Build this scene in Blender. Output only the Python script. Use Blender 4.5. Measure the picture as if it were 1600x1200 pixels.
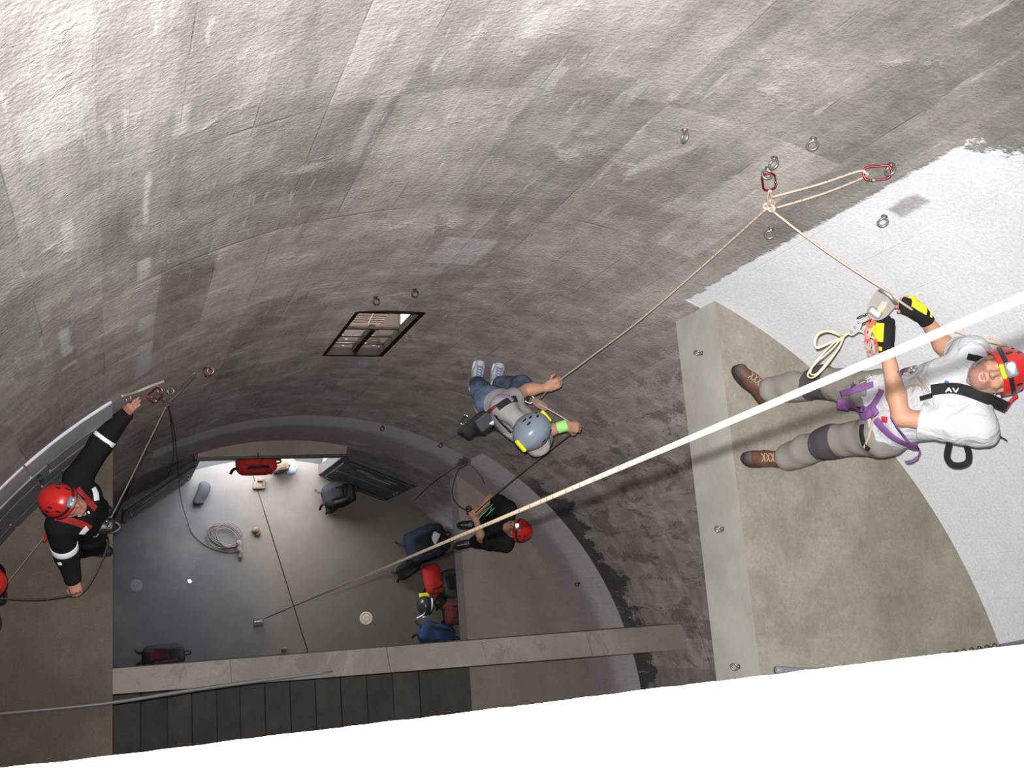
import bpy, math, random
import numpy as np
from mathutils import Vector, Matrix

for o in list(bpy.data.objects): bpy.data.objects.remove(o)
SC = bpy.context.scene
COL = SC.collection
random.seed(7)

# ------------------------------------------------------------------ camera
CAM = np.array([-1.8224, 1.3728, 13.5644])            # eye above the bridge parapet
EX = np.array([0.932066, 0.000926, 0.362288])         # world X, Y and down, seen from the camera
EY = np.array([-0.077544, -0.976312, 0.201995])
DN = np.array([-0.353893, 0.216366, 0.909915])
FPX = 1600.2
R = 3.3458                                            # inner radius of the silo
c_right = Vector((EX[0], EY[0], -DN[0])); c_up = Vector((-EX[1], -EY[1], DN[1])); c_back = Vector((-EX[2], -EY[2], DN[2]))
cam = bpy.data.cameras.new('camera'); cam_o = bpy.data.objects.new('camera', cam); COL.objects.link(cam_o)
cam.sensor_width = 36.0; cam.lens = FPX * 36.0 / 1600.0; cam.clip_start = 0.05; cam.clip_end = 200
M = Matrix((c_right, c_up, c_back)).transposed().to_4x4(); M.translation = Vector(CAM)
cam_o.matrix_world = M
SC.camera = cam_o
# ------------------------------------------------------------------ daylight (overcast sky outside) and the camera's flash
wd = bpy.data.worlds.new('sky'); SC.world = wd; wd.use_nodes = True
bg = wd.node_tree.nodes['Background']; bg.inputs[0].default_value = (0.86, 0.93, 1.0, 1); bg.inputs[1].default_value = 27.0
fl = bpy.data.lights.new('camera_flash', 'SPOT'); fl.energy = 2500; fl.color = (1.0, 0.965, 0.95)
fl.spot_size = math.radians(94); fl.spot_blend = 1.0; fl.shadow_soft_size = 0.014
fl_o = bpy.data.objects.new('camera_flash', fl); COL.objects.link(fl_o)
MF = M.copy(); MF.translation = Vector(CAM) + c_up * 0.055 - c_right * 0.02 + c_back * 0.01
fl_o.matrix_world = MF
vs = SC.view_settings
SC.display_settings.display_device = 'sRGB'
vs.view_transform = 'Standard'; vs.look = 'None'; vs.gamma = 1.0; vs.use_curve_mapping = False; vs.exposure = 0.0

# ------------------------------------------------------------------ measuring helpers (photo pixel -> place)
def ray(x, y):
    r = np.array([x - 800.0, y - 600.0, FPX]); return np.array([r @ EX, r @ EY, -(r @ DN)])
def lev(x, y, z):
    d = ray(x, y); return CAM + d * ((z - CAM[2]) / d[2])
def wal(x, y, inset=0.0):
    d = ray(x, y); rr = R - inset
    a = d[0]**2 + d[1]**2; b = 2*(CAM[0]*d[0] + CAM[1]*d[1]); c = CAM[0]**2 + CAM[1]**2 - rr*rr
    return CAM + d * ((-b + math.sqrt(b*b - 4*a*c)) / 2 / a)
def V(*a): return np.array(a, float)
def nrm(v): v = np.asarray(v, float); return v / (np.linalg.norm(v) + 1e-12)
def lerp(a, b, t): return np.asarray(a)*(1-t) + np.asarray(b)*t
def inw(p): return nrm(V(-p[0], -p[1], 0))           # into the silo from a wall point

# ------------------------------------------------------------------ object helpers
LOC = {}
def link(o): COL.objects.link(o); return o
def thing(name, label, cat, loc, group=None):
    o = link(bpy.data.objects.new(name, None)); o.empty_display_size = 0.1
    o.location = tuple(float(v) for v in loc); LOC[o.name] = np.array(loc, float)
    o['label'] = label; o['category'] = cat
    if group: o['group'] = group
    return o
def obj(name, geo, mat, parent=None, smooth=True, label=None, cat=None, group=None, kind=None, origin=None, uv=None, mats=None, fm=None):
    v, f = geo; v = np.asarray(v, float)
    if parent is not None: off = LOC[parent.name]
    elif origin is not None: off = np.array(origin, float)
    else: off = np.array([(v[:,0].min()+v[:,0].max())/2, (v[:,1].min()+v[:,1].max())/2, v[:,2].min()])
    me = bpy.data.meshes.new(name)
    me.from_pydata([tuple(p) for p in (v - off)], [], [tuple(int(i) for i in q) for q in f])
    for m in (mats or [mat]): me.materials.append(m)
    if fm is not None: me.polygons.foreach_set('material_index', fm)
    if smooth is True: me.polygons.foreach_set('use_smooth', [True]*len(me.polygons))
    elif smooth: me.polygons.foreach_set('use_smooth', list(smooth))
    if uv is not None:
        l = me.uv_layers.new(name='UVMap'); l.data.foreach_set('uv', np.asarray(uv, float).ravel())
    me.update()
    o = link(bpy.data.objects.new(name, me))
    if parent is not None: o.parent = parent; LOC[o.name] = off
    else:
        o.location = tuple(off); LOC[o.name] = off
    if label: o['label'] = label
    if cat: o['category'] = cat
    if group: o['group'] = group
    if kind: o['kind'] = kind
    return o
def join(*gs):
    v = []; f = []; n = 0
    for a, b in gs:
        v.append(np.asarray(a, float)); f += [tuple(i + n for i in q) for q in b]; n += len(a)
    return np.vstack(v), f
def box(x0, x1, y0, y1, z0, z1, bev=0.0):
    if bev <= 0:
        v = [(x, y, z) for z in (z0, z1) for y in (y0, y1) for x in (x0, x1)]
        return np.array(v), [(0,2,3,1), (4,5,7,6), (0,1,5,4), (2,6,7,3), (0,4,6,2), (1,3,7,5)]
    # chamfered box: 24 corners
    vs_ = []; idx = {}
    X, Y, Z = (x0, x1), (y0, y1), (z0, z1)
    for i in (0,1):
        for j in (0,1):
            for k in (0,1):
                for a in range(3):
                    p = [X[i], Y[j], Z[k]]
                    for b in range(3):
                        if b != a: p[b] += bev * (1 if (i,j,k)[b] == 0 else -1)
                    idx[(i,j,k,a)] = len(vs_); vs_.append(p)
    F = []
    for a in range(3):
        b, c = (a+1) % 3, (a+2) % 3
        for s in (0,1):
            q = []
            for (t, u) in ((0,0), (1,0), (1,1), (0,1)):
                ijk = [0,0,0]; ijk[a] = s; ijk[b] = t; ijk[c] = u; q.append(idx[(*ijk, a)])
            F.append(q if s else q[::-1])
            # edges along axis a
        for t in (0,1):
            for u in (0,1):
                q = []
                i0 = [0,0,0]; i0[b] = t; i0[c] = u; i1 = list(i0); i1[a] = 1
                q = [idx[(*i0, b)], idx[(*i1, b)], idx[(*i1, c)], idx[(*i0, c)]]
                F.append(q if (t == u) else q[::-1])
    for i in (0,1):
        for j in (0,1):
            for k in (0,1):
                q = [idx[(i,j,k,0)], idx[(i,j,k,1)], idx[(i,j,k,2)]]
                F.append(q if (i+j+k) % 2 == 1 else q[::-1])
    return np.array(vs_), F
def xf(geo, Mx, t=(0,0,0)):
    """rotate by the rows-as-axes matrix Mx (columns = world axes of local x,y,z) and move"""
    v, f = geo; return np.asarray(v) @ np.asarray(Mx).T + np.asarray(t), f
def frame(x=None, y=None, z=None):
    """orthonormal 3x3 with columns = axes; give two of three, first given is kept"""
    if x is not None and z is not None:
        z = nrm(z); y = nrm(np.cross(z, x)); x = np.cross(y, z)
    elif z is not None:
        z = nrm(z); t = V(1,0,0) if abs(z[0]) < .8 else V(0,1,0); y = nrm(np.cross(z, t)); x = np.cross(y, z)
    return np.stack([x, y, z], 1)
def extrude(poly, z0, z1):
    n = len(poly); v = [(x, y, z0) for x, y in poly] + [(x, y, z1) for x, y in poly]
    f = [tuple(range(n-1, -1, -1)), tuple(range(n, 2*n))] + [(i, (i+1) % n, (i+1) % n + n, i + n) for i in range(n)]
    return np.array(v, float), f
def spline(pts, n=8, closed=False):
    P = np.array(pts, float); m = len(P); out = []
    if m < 3 and not closed:
        return np.array([lerp(P[0], P[-1], t) for t in np.linspace(0, 1, n*2)])
    rng = range(m) if closed else range(m-1)
    for i in rng:
        if closed: a, b, c, d = P[(i-1) % m], P[i], P[(i+1) % m], P[(i+2) % m]
        else: a, b, c, d = P[max(i-1, 0)], P[i], P[i+1], P[min(i+2, m-1)]
        for t in np.linspace(0, 1, n, endpoint=False):
            out.append(.5*((2*b) + (-a+c)*t + (2*a-5*b+4*c-d)*t*t + (-a+3*b-3*c+d)*t**3))
    if not closed: out.append(P[-1])
    return np.array(out)
def tube(path, r, n=8, closed=False, caps=True, flat=None):
    """tube along path; r scalar or list; flat=(normal vectors or one vector, width, thick) makes a webbing ribbon"""
    P = np.asarray(path, float); m = len(P)
    T = np.roll(P, -1, 0) - np.roll(P, 1, 0) if closed else np.gradient(P, axis=0)
    T = T / (np.linalg.norm(T, axis=1)[:, None] + 1e-12)
    rr = np.full(m, r) if np.isscalar(r) else np.asarray(r)
    v = []; nv = None
    for i in range(m):
        t = T[i]
        if flat is not None:
            u = np.asarray(flat[0], float); u = u[i] if u.ndim == 2 else u
            u = nrm(u - t*np.dot(u, t)); w = np.cross(t, u); hw, ht = flat[1]/2, flat[2]/2
            for a, b in ((-1,-.6), (-.9,-1), (.9,-1), (1,-.6), (1,.6), (.9,1), (-.9,1), (-1,.6)):
                v.append(P[i] + w*hw*a + u*ht*b)
        else:
            if nv is None: nv = nrm(np.cross(t, V(0,0,1) if abs(t[2]) < .9 else V(1,0,0)))
            nv = nrm(nv - t*np.dot(nv, t)); w = np.cross(t, nv)
            for k in range(n):
                a = 2*math.pi*k/n; v.append(P[i] + rr[i]*(nv*math.cos(a) + w*math.sin(a)))
    if flat is not None: n = 8
    f = []
    for i in range(m if closed else m-1):
        j = (i+1) % m
        for k in range(n):
            f.append((i*n+k, i*n+(k+1) % n, j*n+(k+1) % n, j*n+k))
    if caps and not closed:
        f.append(tuple(range(n-1, -1, -1))); f.append(tuple((m-1)*n+k for k in range(n)))
    return np.array(v), f
def tube_uv(path, n):
    """uv (around, metres along) for a tube's faces, in the order tube() makes them"""
    P = np.asarray(path); L = np.concatenate([[0], np.cumsum(np.linalg.norm(np.diff(P, axis=0), axis=1))]); uv = []
    for i in range(len(P)-1):
        for k in range(n):
            uv += [(k/n, L[i]), ((k+1)/n, L[i]), ((k+1)/n, L[i+1]), (k/n, L[i+1])]
    uv += [(0,0)]*(2*n)
    return uv
def lathe(prof, n=24, cap=True):
    v = []; f = []
    for r, z in prof:
        for k in range(n):
            a = 2*math.pi*k/n; v.append((r*math.cos(a), r*math.sin(a), z))
    for i in range(len(prof)-1):
        for k in range(n): f.append((i*n+k, i*n+(k+1) % n, (i+1)*n+(k+1) % n, (i+1)*n+k))
    if cap:
        f.append(tuple(range(n-1, -1, -1))); f.append(tuple((len(prof)-1)*n+k for k in range(n)))
    return np.array(v, float), f

# ------------------------------------------------------------------ materials
class Nodes:
    def __init__(s, name):
        s.m = bpy.data.materials.new(name); s.m.use_nodes = True; s.t = s.m.node_tree
        s.b = s.t.nodes['Principled BSDF']
    def node(s, ty, **kw):
        n = s.t.nodes.new(ty)
        for k, v in kw.items(): setattr(n, k, v)
        return n
    def put(s, sock, v):
        if isinstance(v, bpy.types.NodeSocket): s.t.links.new(v, sock)
        elif isinstance(v, (tuple, list)) and len(v) == 3 and sock.type == 'RGBA': sock.default_value = (*v, 1)
        else: sock.default_value = v
    def math(s, op, a, b=None, c=None, clamp=False):
        n = s.node('ShaderNodeMath', operation=op, use_clamp=clamp)
        for i, v in enumerate((a, b, c)):
            if v is not None: s.put(n.inputs[i], v)
        return n.outputs[0]
    def ramp(s, v, a, b, lo=0.0, hi=1.0):
        n = s.node('ShaderNodeMapRange', interpolation_type='SMOOTHSTEP')
        s.put(n.inputs[0], v); s.put(n.inputs[1], a); s.put(n.inputs[2], b); s.put(n.inputs[3], lo); s.put(n.inputs[4], hi); return n.outputs[0]
    def noise(s, vec, scale, detail=4.0, rough=.55, dist=0.0):
        n = s.node('ShaderNodeTexNoise'); s.put(n.inputs['Vector'], vec); n.inputs['Scale'].default_value = scale
        n.inputs['Detail'].default_value = detail; n.inputs['Roughness'].default_value = rough; n.inputs['Distortion'].default_value = dist
        return n.outputs[0]
    def white(s, vec):
        n = s.node('ShaderNodeTexWhiteNoise'); s.put(n.inputs['Vector'], vec); return n.outputs[0]
    def comb(s, x, y, z=0.0):
        n = s.node('ShaderNodeCombineXYZ'); s.put(n.inputs[0], x); s.put(n.inputs[1], y); s.put(n.inputs[2], z); return n.outputs[0]
    def sep(s, v):
        n = s.node('ShaderNodeSeparateXYZ'); s.put(n.inputs[0], v); return n.outputs
    def uv(s): return s.node('ShaderNodeTexCoord').outputs['UV']
    def pos(s): return s.node('ShaderNodeNewGeometry').outputs['Position']
    def objc(s): return s.node('ShaderNodeTexCoord').outputs['Object']
    def mix(s, f, a, b, mode='MIX'):
        n = s.node('ShaderNodeMix', data_type='RGBA', blend_type=mode)
        s.put(n.inputs[0], f); s.put(n.inputs[6], a); s.put(n.inputs[7], b); return n.outputs[2]
    def bump(s, h, strength=.5, dist=.01):
        n = s.node('ShaderNodeBump'); s.put(n.inputs['Height'], h); n.inputs['Strength'].default_value = strength; n.inputs['Distance'].default_value = dist
        s.t.links.new(n.outputs[0], s.b.inputs['Normal'])
    def done(s, col, rough=.8, spec=.3, metal=0.0):
        s.put(s.b.inputs['Base Color'], col); s.put(s.b.inputs['Roughness'], rough); s.put(s.b.inputs['Specular IOR Level'], spec); s.put(s.b.inputs['Metallic'], metal)
        return s.m
MATS = {}
def plain(name, col, rough=.7, spec=.3, metal=0.0, var=.12, scale=30.0, bump=0.0, emit=0.0):
    if name in MATS: return MATS[name]
    N = Nodes(name); p = N.objc()
    n = N.noise(p, scale, 3.0)
    k = N.math('MULTIPLY_ADD', n, 2*var, 1.0 - var)
    c = N.mix(1.0, col, N.comb(k, k, k), 'MULTIPLY')
    if bump: N.bump(n, bump, .004)
    if emit:
        N.put(N.b.inputs['Emission Color'], col); N.b.inputs['Emission Strength'].default_value = emit
    MATS[name] = N.done(c, rough, spec, metal); return MATS[name]
def cloth(name, col, weave=900.0, var=.1, col2=None):
    if name in MATS: return MATS[name]
    N = Nodes(name); p = N.objc(); a = N.noise(p, 14.0, 4.0); b = N.noise(p, weave/4, 2.0)
    k = N.math('MULTIPLY_ADD', a, 2*var, 1.0 - var)
    c = N.mix(N.ramp(a, .4, .6), col, col2) if col2 else col
    c = N.mix(1.0, c, N.comb(k, k, k), 'MULTIPLY')
    N.bump(N.math('ADD', N.math('MULTIPLY', a, 1.0), N.math('MULTIPLY', b, .15)), .25, .006)
    MATS[name] = N.done(c, .9, .1); return MATS[name]

# ================================================================== the setting
Z1, Z2, Z3 = 8.5644, 4.7805, 2.3563         # tops of the three landings; the floor is z = 0
TOP = 15.6
WIN = (math.radians(86.9), math.radians(95.1), 5.75, 6.985)
LZ = 1.65                                    # door lintel
DX0, DX1, DY = -0.94, 0.745, 3.17
DOOR = (math.atan2(3.19, DX1), math.atan2(3.19, DX0), 0.0, LZ)

def wall_material():
    N = Nodes('silo_concrete_wall'); u, z, _ = N.sep(N.uv())
    m = N.math
    vec = N.comb(u, z)
    big = N.noise(vec, .9, 5.0, .6)
    streak = N.noise(N.comb(m('MULTIPLY', u, 5.0), m('MULTIPLY', z, .55)), 1.0, 5.0, .6)
    med = N.noise(vec, 4.0, 6.0, .65)
    fine = N.noise(vec, 55.0, 4.0, .6)
    warp = N.noise(vec, 2.0, 3.0)
    # concrete tone, panel to panel
    pu = m('FLOOR', m('DIVIDE', m('ADD', u, m('MULTIPLY', warp, .02)), .29)); pz = m('FLOOR', m('DIVIDE', m('ADD', z, m('MULTIPLY_ADD', warp, .05, -.015)), 1.27))
    pan = N.white(N.comb(pu, pz))
    c = N.mix(N.ramp(big, .34, .66), (.205, .194, .180), (.350, .336, .318))
    k = m('ADD', m('MULTIPLY_ADD', streak, 1.1, .45), m('MULTIPLY_ADD', pan, .16, -.08))
    c = N.mix(1.0, c, N.comb(k, k, k), 'MULTIPLY')
    # efflorescence and rubbed plaster, scuffed light
    eff = m('MULTIPLY', N.ramp(med, .56, .70), N.ramp(N.noise(vec, 1.3, 3.0), .42, .62))
    c = N.mix(m('MULTIPLY', eff, .55), c, (.52, .50, .475))
    # dark damp blotches, drawn out downwards
    damp = N.noise(N.comb(m('MULTIPLY', u, 2.6), m('MULTIPLY', z, .9)), 1.0, 6.0, .68, .4)
    dm = m('MULTIPLY', N.ramp(damp, .54, .62), N.ramp(z, 10.6, 8.2))
    c = N.mix(m('MULTIPLY', dm, .55), c, (.105, .088, .082))
    # deep part of the silo: paler and browner, offsetting flash falloff in the colour
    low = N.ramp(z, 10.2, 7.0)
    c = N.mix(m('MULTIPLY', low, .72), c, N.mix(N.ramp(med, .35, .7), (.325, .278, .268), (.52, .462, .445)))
    # board joints left by the formwork (upright) and pour rings
    fu = m('FRACT', m('DIVIDE', m('ADD', u, m('MULTIPLY', warp, .02)), .29))
    ju = m('MULTIPLY', N.ramp(m('ABSOLUTE', m('SUBTRACT', fu, .5)), .482, .494), N.ramp(N.noise(vec, 1.5, 3.0), .5, .62))
    fz = m('FRACT', m('DIVIDE', m('ADD', z, m('MULTIPLY_ADD', warp, .05, -.015)), 1.27))
    jz = m('MULTIPLY', N.ramp(m('ABSOLUTE', m('SUBTRACT', fz, .5)), .489, .496), N.ramp(N.noise(vec, 1.1, 4.0), .52, .64))
    jj = m('MAXIMUM', ju, jz)
    skim = m('MULTIPLY', N.ramp(N.noise(N.comb(m('MULTIPLY', u, 2.0), m('MULTIPLY', z, .8)), 1.7, 5.0, .6, .8), .55, .575), N.ramp(N.noise(vec, 1.1, 2.0), .40, .55))
    c = N.mix(m('MULTIPLY', skim, .42), c, N.mix(N.ramp(big, .4, .6), (.44, .43, .42), (.17, .155, .145)))
    bk = m('ADD', m('MULTIPLY_ADD', N.noise(vec, 2.6, 6.0, .7), .8, -.4), m('MULTIPLY_ADD', N.noise(vec, 11.0, 5.0, .7), .5, -.25))
    bk = m('ADD', m('ADD', 1.0, bk), m('MULTIPLY_ADD', pan, .24, -.12))
    c = N.mix(1.0, c, N.comb(bk, bk, bk), 'MULTIPLY')
    c = N.mix(m('MULTIPLY', jj, .22), c, (.12, .108, .100))
    # painted / rendered patches at known places: (u0,u1,z0,z1,colour,amount)
    def rect(u0, u1, z0, z1, e=.012, wob=.05):
        du = m('ADD', u, m('MULTIPLY_ADD', med, wob, -wob/2)); dz = m('ADD', z, m('MULTIPLY_ADD', warp, wob, -wob/2))
        return m('MULTIPLY', m('MULTIPLY', N.ramp(du, u0-e, u0+e), N.ramp(du, u1+e, u1-e)), m('MULTIPLY', N.ramp(dz, z0-e, z0+e), N.ramp(dz, z1+e, z1-e)))
    for (px0, py0, px1, py1, amt) in PATCHES:
        a = wal(px0, py0); b = wal(px1, py1)
        ua, ub = sorted((math.atan2(a[1], a[0])*R, math.atan2(b[1], b[0])*R)); za, zb = sorted((a[2], b[2]))
        c = N.mix(m('MULTIPLY', rect(ua, ub, za, zb), min(1.0, amt*1.45)), c, (.50, .50, .50))
    rad = lambda d: math.radians(d)*R
    # whitewashed plinth above each landing
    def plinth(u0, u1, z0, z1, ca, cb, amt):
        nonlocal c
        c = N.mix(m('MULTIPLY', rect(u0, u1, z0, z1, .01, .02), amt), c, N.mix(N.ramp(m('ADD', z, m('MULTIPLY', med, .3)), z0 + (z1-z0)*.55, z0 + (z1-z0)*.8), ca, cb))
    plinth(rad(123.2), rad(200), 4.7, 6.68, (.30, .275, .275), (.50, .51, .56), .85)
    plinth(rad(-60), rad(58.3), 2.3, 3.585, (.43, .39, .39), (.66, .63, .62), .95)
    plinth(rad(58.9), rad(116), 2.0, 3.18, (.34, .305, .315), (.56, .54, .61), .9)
    # green damp line over the lower right plinth, ragged
    g = m('ADD', z, m('MULTIPLY_ADD', N.noise(N.comb(m('MULTIPLY', u, 3.0), z), 1.6, 6.0, .7), -1.9, .95))
    gm = m('MULTIPLY', m('MULTIPLY', N.ramp(z, 3.57, 3.6), N.ramp(g, 3.97, 3.87)), N.ramp(u, rad(52), rad(46)))
    c = N.mix(m('MULTIPLY', gm, .85), c, (.062, .062, .052))
    rg = m('MULTIPLY', m('MULTIPLY', N.ramp(N.noise(N.comb(m('MULTIPLY', u, 2.2), m('MULTIPLY', z, 1.0)), 1.5, 7.0, .72, .6), .535, .56), N.ramp(z, 3.6, 3.7)), m('MULTIPLY', N.ramp(u, rad(62), rad(54)), N.ramp(z, 8.4, 7.8)))
    c = N.mix(m('MULTIPLY', rg, .45), c, (.075, .062, .058))
    # white paint over the near landing
    e1 = m('ADD', u, m('MULTIPLY_ADD', N.noise(vec, 7.0, 5.0, .7), .10, -.05)); e2 = m('ADD', z, m('MULTIPLY_ADD', N.noise(vec, 3.0, 5.0, .7), .55, -.27))
    ub = m('ADD', rad(65.35), m('MULTIPLY', N.ramp(z, 9.2, 10.6), -.015))
    pt = m('MULTIPLY', m('MULTIPLY', N.ramp(e1, m('ADD', ub, .012), m('ADD', ub, -.012)), N.ramp(e2, 10.73, 10.68)), N.ramp(z, 8.4, 8.42))
    chips = m('MULTIPLY', N.ramp(N.noise(vec, 22.0, 6.0, .75), .66, .70), N.ramp(N.noise(vec, 2.4, 3.0), .46, .6))
    b0 = wal(1398, 322); b1 = wal(1430, 312)
    bare = rect(math.atan2(b1[1], b1[0])*R - .05, math.atan2(b0[1], b0[0])*R + .01, b0[2] - .03, b1[2] + .05, .02, .09)
    pt = m('MULTIPLY', pt, m('SUBTRACT', 1.0, m('MULTIPLY', chips, .6)))
    pt = m('MULTIPLY', pt, m('SUBTRACT', 1.0, m('MULTIPLY', bare, .75)))
    pk = m('MULTIPLY_ADD', med, .22, .87)
    pcol = N.mix(1.0, (.73, .745, .78), N.comb(pk, pk, pk), 'MULTIPLY')
    pcol = N.mix(m('MULTIPLY', jj, .22), pcol, (.5, .5, .52))
    c = N.mix(pt, c, pcol)
    scf = m('MULTIPLY', N.ramp(N.noise(N.comb(m('MULTIPLY', u, 9.0), m('MULTIPLY', z, 1.1)), 1.6, 6.0, .7), .60, .66), m('SUBTRACT', 1.0, pt))
    c = N.mix(m('MULTIPLY', scf, .38), c, (.56, .54, .52))
    grain = N.noise(N.comb(m('MULTIPLY', u, 46.0), m('MULTIPLY', z, 2.2)), 1.0, 4.0, .65)
    pit = m('MULTIPLY', N.ramp(N.noise(vec, 38.0, 3.0, .6), .36, .30), .5)
    c = N.mix(m('MULTIPLY', pit, m('MULTIPLY_ADD', pt, -.8, 1.0)), c, N.mix(1.0, c, (.55, .53, .51), 'MULTIPLY'))
    fk = m('ADD', m('MULTIPLY_ADD', fine, .55, .72), m('ADD', m('MULTIPLY', m('MULTIPLY_ADD', grain, .40, -.20), m('MULTIPLY_ADD', pt, -.75, 1.0)), m('MULTIPLY_ADD', N.noise(vec, 160.0, 2.0), .4, -.2)))
    c = N.mix(1.0, c, N.comb(fk, fk, fk), 'MULTIPLY')
    rel = m('ADD', m('ADD', m('MULTIPLY', fine, .40), m('MULTIPLY', med, .8)), m('ADD', m('MULTIPLY', streak, .5), m('MULTIPLY', jj, -.2)))
    N.bump(m('MULTIPLY', m('ADD', rel, m('MULTIPLY', eff, .25)), m('MULTIPLY_ADD', pt, -.65, 1.0)), .55, .022)
    return N.done(c, .88, .15)
PATCHES = [(236, 268, 222, 352, .55), (236, 400, 215, 440, .6), (240, 488, 214, 520, .6), (240, 530, 212, 592, .6), (112, 340, 100, 395, .55), (108, 510, 98, 560, .6),
           (300, 160, 270, 215, .3), (700, 370, 740, 415, .35), (120, 560, 98, 580, .5), (128, 130, 40, 260, .28), (590, 150, 560, 250, .2), (860, 15, 800, 60, .3)]

def concrete(name, ca, cb, speck=.25, bump=.4, scale=1.6, mottle=0.0):
    N = Nodes(name); p = N.pos(); m = N.math
    a = N.noise(p, scale, 5.0, .6); b = N.noise(p, 45.0, 4.0, .65); d = N.noise(p, 7.0, 5.0, .65)
    c = N.mix(N.ramp(a, .35, .65), ca, cb)
    k = m('ADD', m('MULTIPLY_ADD', b, 2*speck, 1 - speck), m('MULTIPLY_ADD', d, .36, -.18))
    c = N.mix(1.0, c, N.comb(k, k, k), 'MULTIPLY')
    if mottle:
        c = N.mix(m('MULTIPLY', N.ramp(N.noise(p, 2.6, 6.0, .7, .5), .56, .63), mottle), c, tuple(x*.45 for x in ca))
    N.bump(m('ADD', b, d), bump, .006)
    return N.done(c, .9, .15 if not name.startswith('weathered') else .02)

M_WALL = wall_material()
M_SLAB = concrete('landing_screed', (.205, .187, .154), (.285, .262, .220), .34)
M_EDGE = concrete('formed_slab_edge', (.36, .35, .325), (.43, .42, .39), .08, .15, 2.2)
M_SLAB2 = concrete('brown_landing_screed', (.105, .086, .069), (.145, .120, .098), .28)
M_SLAB3 = concrete('lower_landing_screed', (.205, .175, .152), (.250, .215, .185), .22)
M_EDGE3 = concrete('lower_slab_edge', (.31, .29, .285), (.37, .35, .34), .1, .2)
M_BEAM = concrete('beam_concrete', (.215, .185, .168), (.285, .250, .228), .2, .3, 1.3, .35)
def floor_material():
    N = Nodes('worn_floor_light_tint'); p = N.pos(); m = N.math; x, y, _ = N.sep(p)
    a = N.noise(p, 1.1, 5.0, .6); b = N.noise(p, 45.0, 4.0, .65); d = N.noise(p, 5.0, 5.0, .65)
    t = N.ramp(m('ADD', m('ADD', x, m('MULTIPLY', y, .22)), m('MULTIPLY_ADD', N.noise(p, .8, 4.0), 1.6, -.8)), -.75, .75)  # bluish skylight on the left, warm light on the right, put into the colour
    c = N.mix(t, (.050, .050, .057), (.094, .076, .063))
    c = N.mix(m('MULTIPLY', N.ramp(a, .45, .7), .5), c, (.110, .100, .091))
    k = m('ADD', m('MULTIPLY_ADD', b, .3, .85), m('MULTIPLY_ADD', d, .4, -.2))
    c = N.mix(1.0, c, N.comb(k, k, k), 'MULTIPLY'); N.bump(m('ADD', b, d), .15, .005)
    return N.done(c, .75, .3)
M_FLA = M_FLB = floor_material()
M_WHITE = concrete('white_painted_parapet', (.80, .79, .77), (.86, .85, .84), .06, .3, 2.0)
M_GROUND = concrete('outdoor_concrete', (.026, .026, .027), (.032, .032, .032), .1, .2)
M_STEEL = plain('dark_steel', (.045, .042, .042), .45, .5, .6, .3, 20)
M_ROOF = concrete('roof_concrete', (.28, .27, .26), (.34, .33, .31))

# -- round wall with the window and the door let into it
def round_wall():
    az = list(np.linspace(0, 2*math.pi, 241)) + [WIN[0], WIN[1], DOOR[0], DOOR[1]]
    az = sorted(a for i, a in enumerate(az) if not any(0 < abs(a-b) < .012 for b in (WIN[0], WIN[1], DOOR[0], DOOR[1])))
    zs = sorted(set(list(np.arange(0, TOP + .01, .6)) + [WIN[2], WIN[3], LZ, TOP]))
    RO = R + .24
    na, nz = len(az), len(zs); v = []; f = []; uv = []; sm = []
    for rr in (R, RO):
        for z in zs:
            for a in az: v.append((rr*math.cos(a), rr*math.sin(a), z))
    hole = lambda i, j: any(h[0]-1e-6 <= az[i] and az[i+1] <= h[1]+1e-6 and h[2]-1e-6 <= zs[j] and zs[j+1] <= h[3]+1e-6 for h in (WIN, DOOR))
    off = na*nz
    def q(ids, s, uvs): f.append(ids); uv.extend(uvs); sm.append(s)
    H = [[hole(i, j) for j in range(nz-1)] for i in range(na-1)]
    P = lambda i, j: j*na + i
    U = lambda i, j: (az[i]*R, zs[j])
    for i in range(na-1):
        for j in range(nz-1):
            if H[i][j]: continue
            q((P(i+1, j), P(i, j), P(i, j+1), P(i+1, j+1)), True, [U(i+1, j), U(i, j), U(i, j+1), U(i+1, j+1)])
            q((off+P(i, j), off+P(i+1, j), off+P(i+1, j+1), off+P(i, j+1)), True, [U(i, j), U(i+1, j), U(i+1, j+1), U(i, j+1)])
    def rev(p, r_):                       # reveal quad with its own corners
        b = len(v); v.extend([v[p], v[r_], v[off+r_], v[off+p]])
        q((b, b+1, b+2, b+3), False, [(0, 12), (.1, 12), (.1, 12.2), (0, 12.2)])
    for i in range(na-1):
        for j in range(nz-1):
            if not H[i][j]: continue
            if not H[i-1][j]: rev(P(i, j+1), P(i, j))
            if not H[i+1][j]: rev(P(i+1, j), P(i+1, j+1))
            if j > 0 and not H[i][j-1]: rev(P(i, j), P(i+1, j))
            if not H[i][j+1]: rev(P(i+1, j+1), P(i, j+1))
    return obj('wall_round', (v, f), M_WALL, None, sm, kind='structure', uv=uv, origin=(0, 0, 0), label='round grey concrete silo wall with board marks, damp stains and white paint')
WALL = round_wall()

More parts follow.
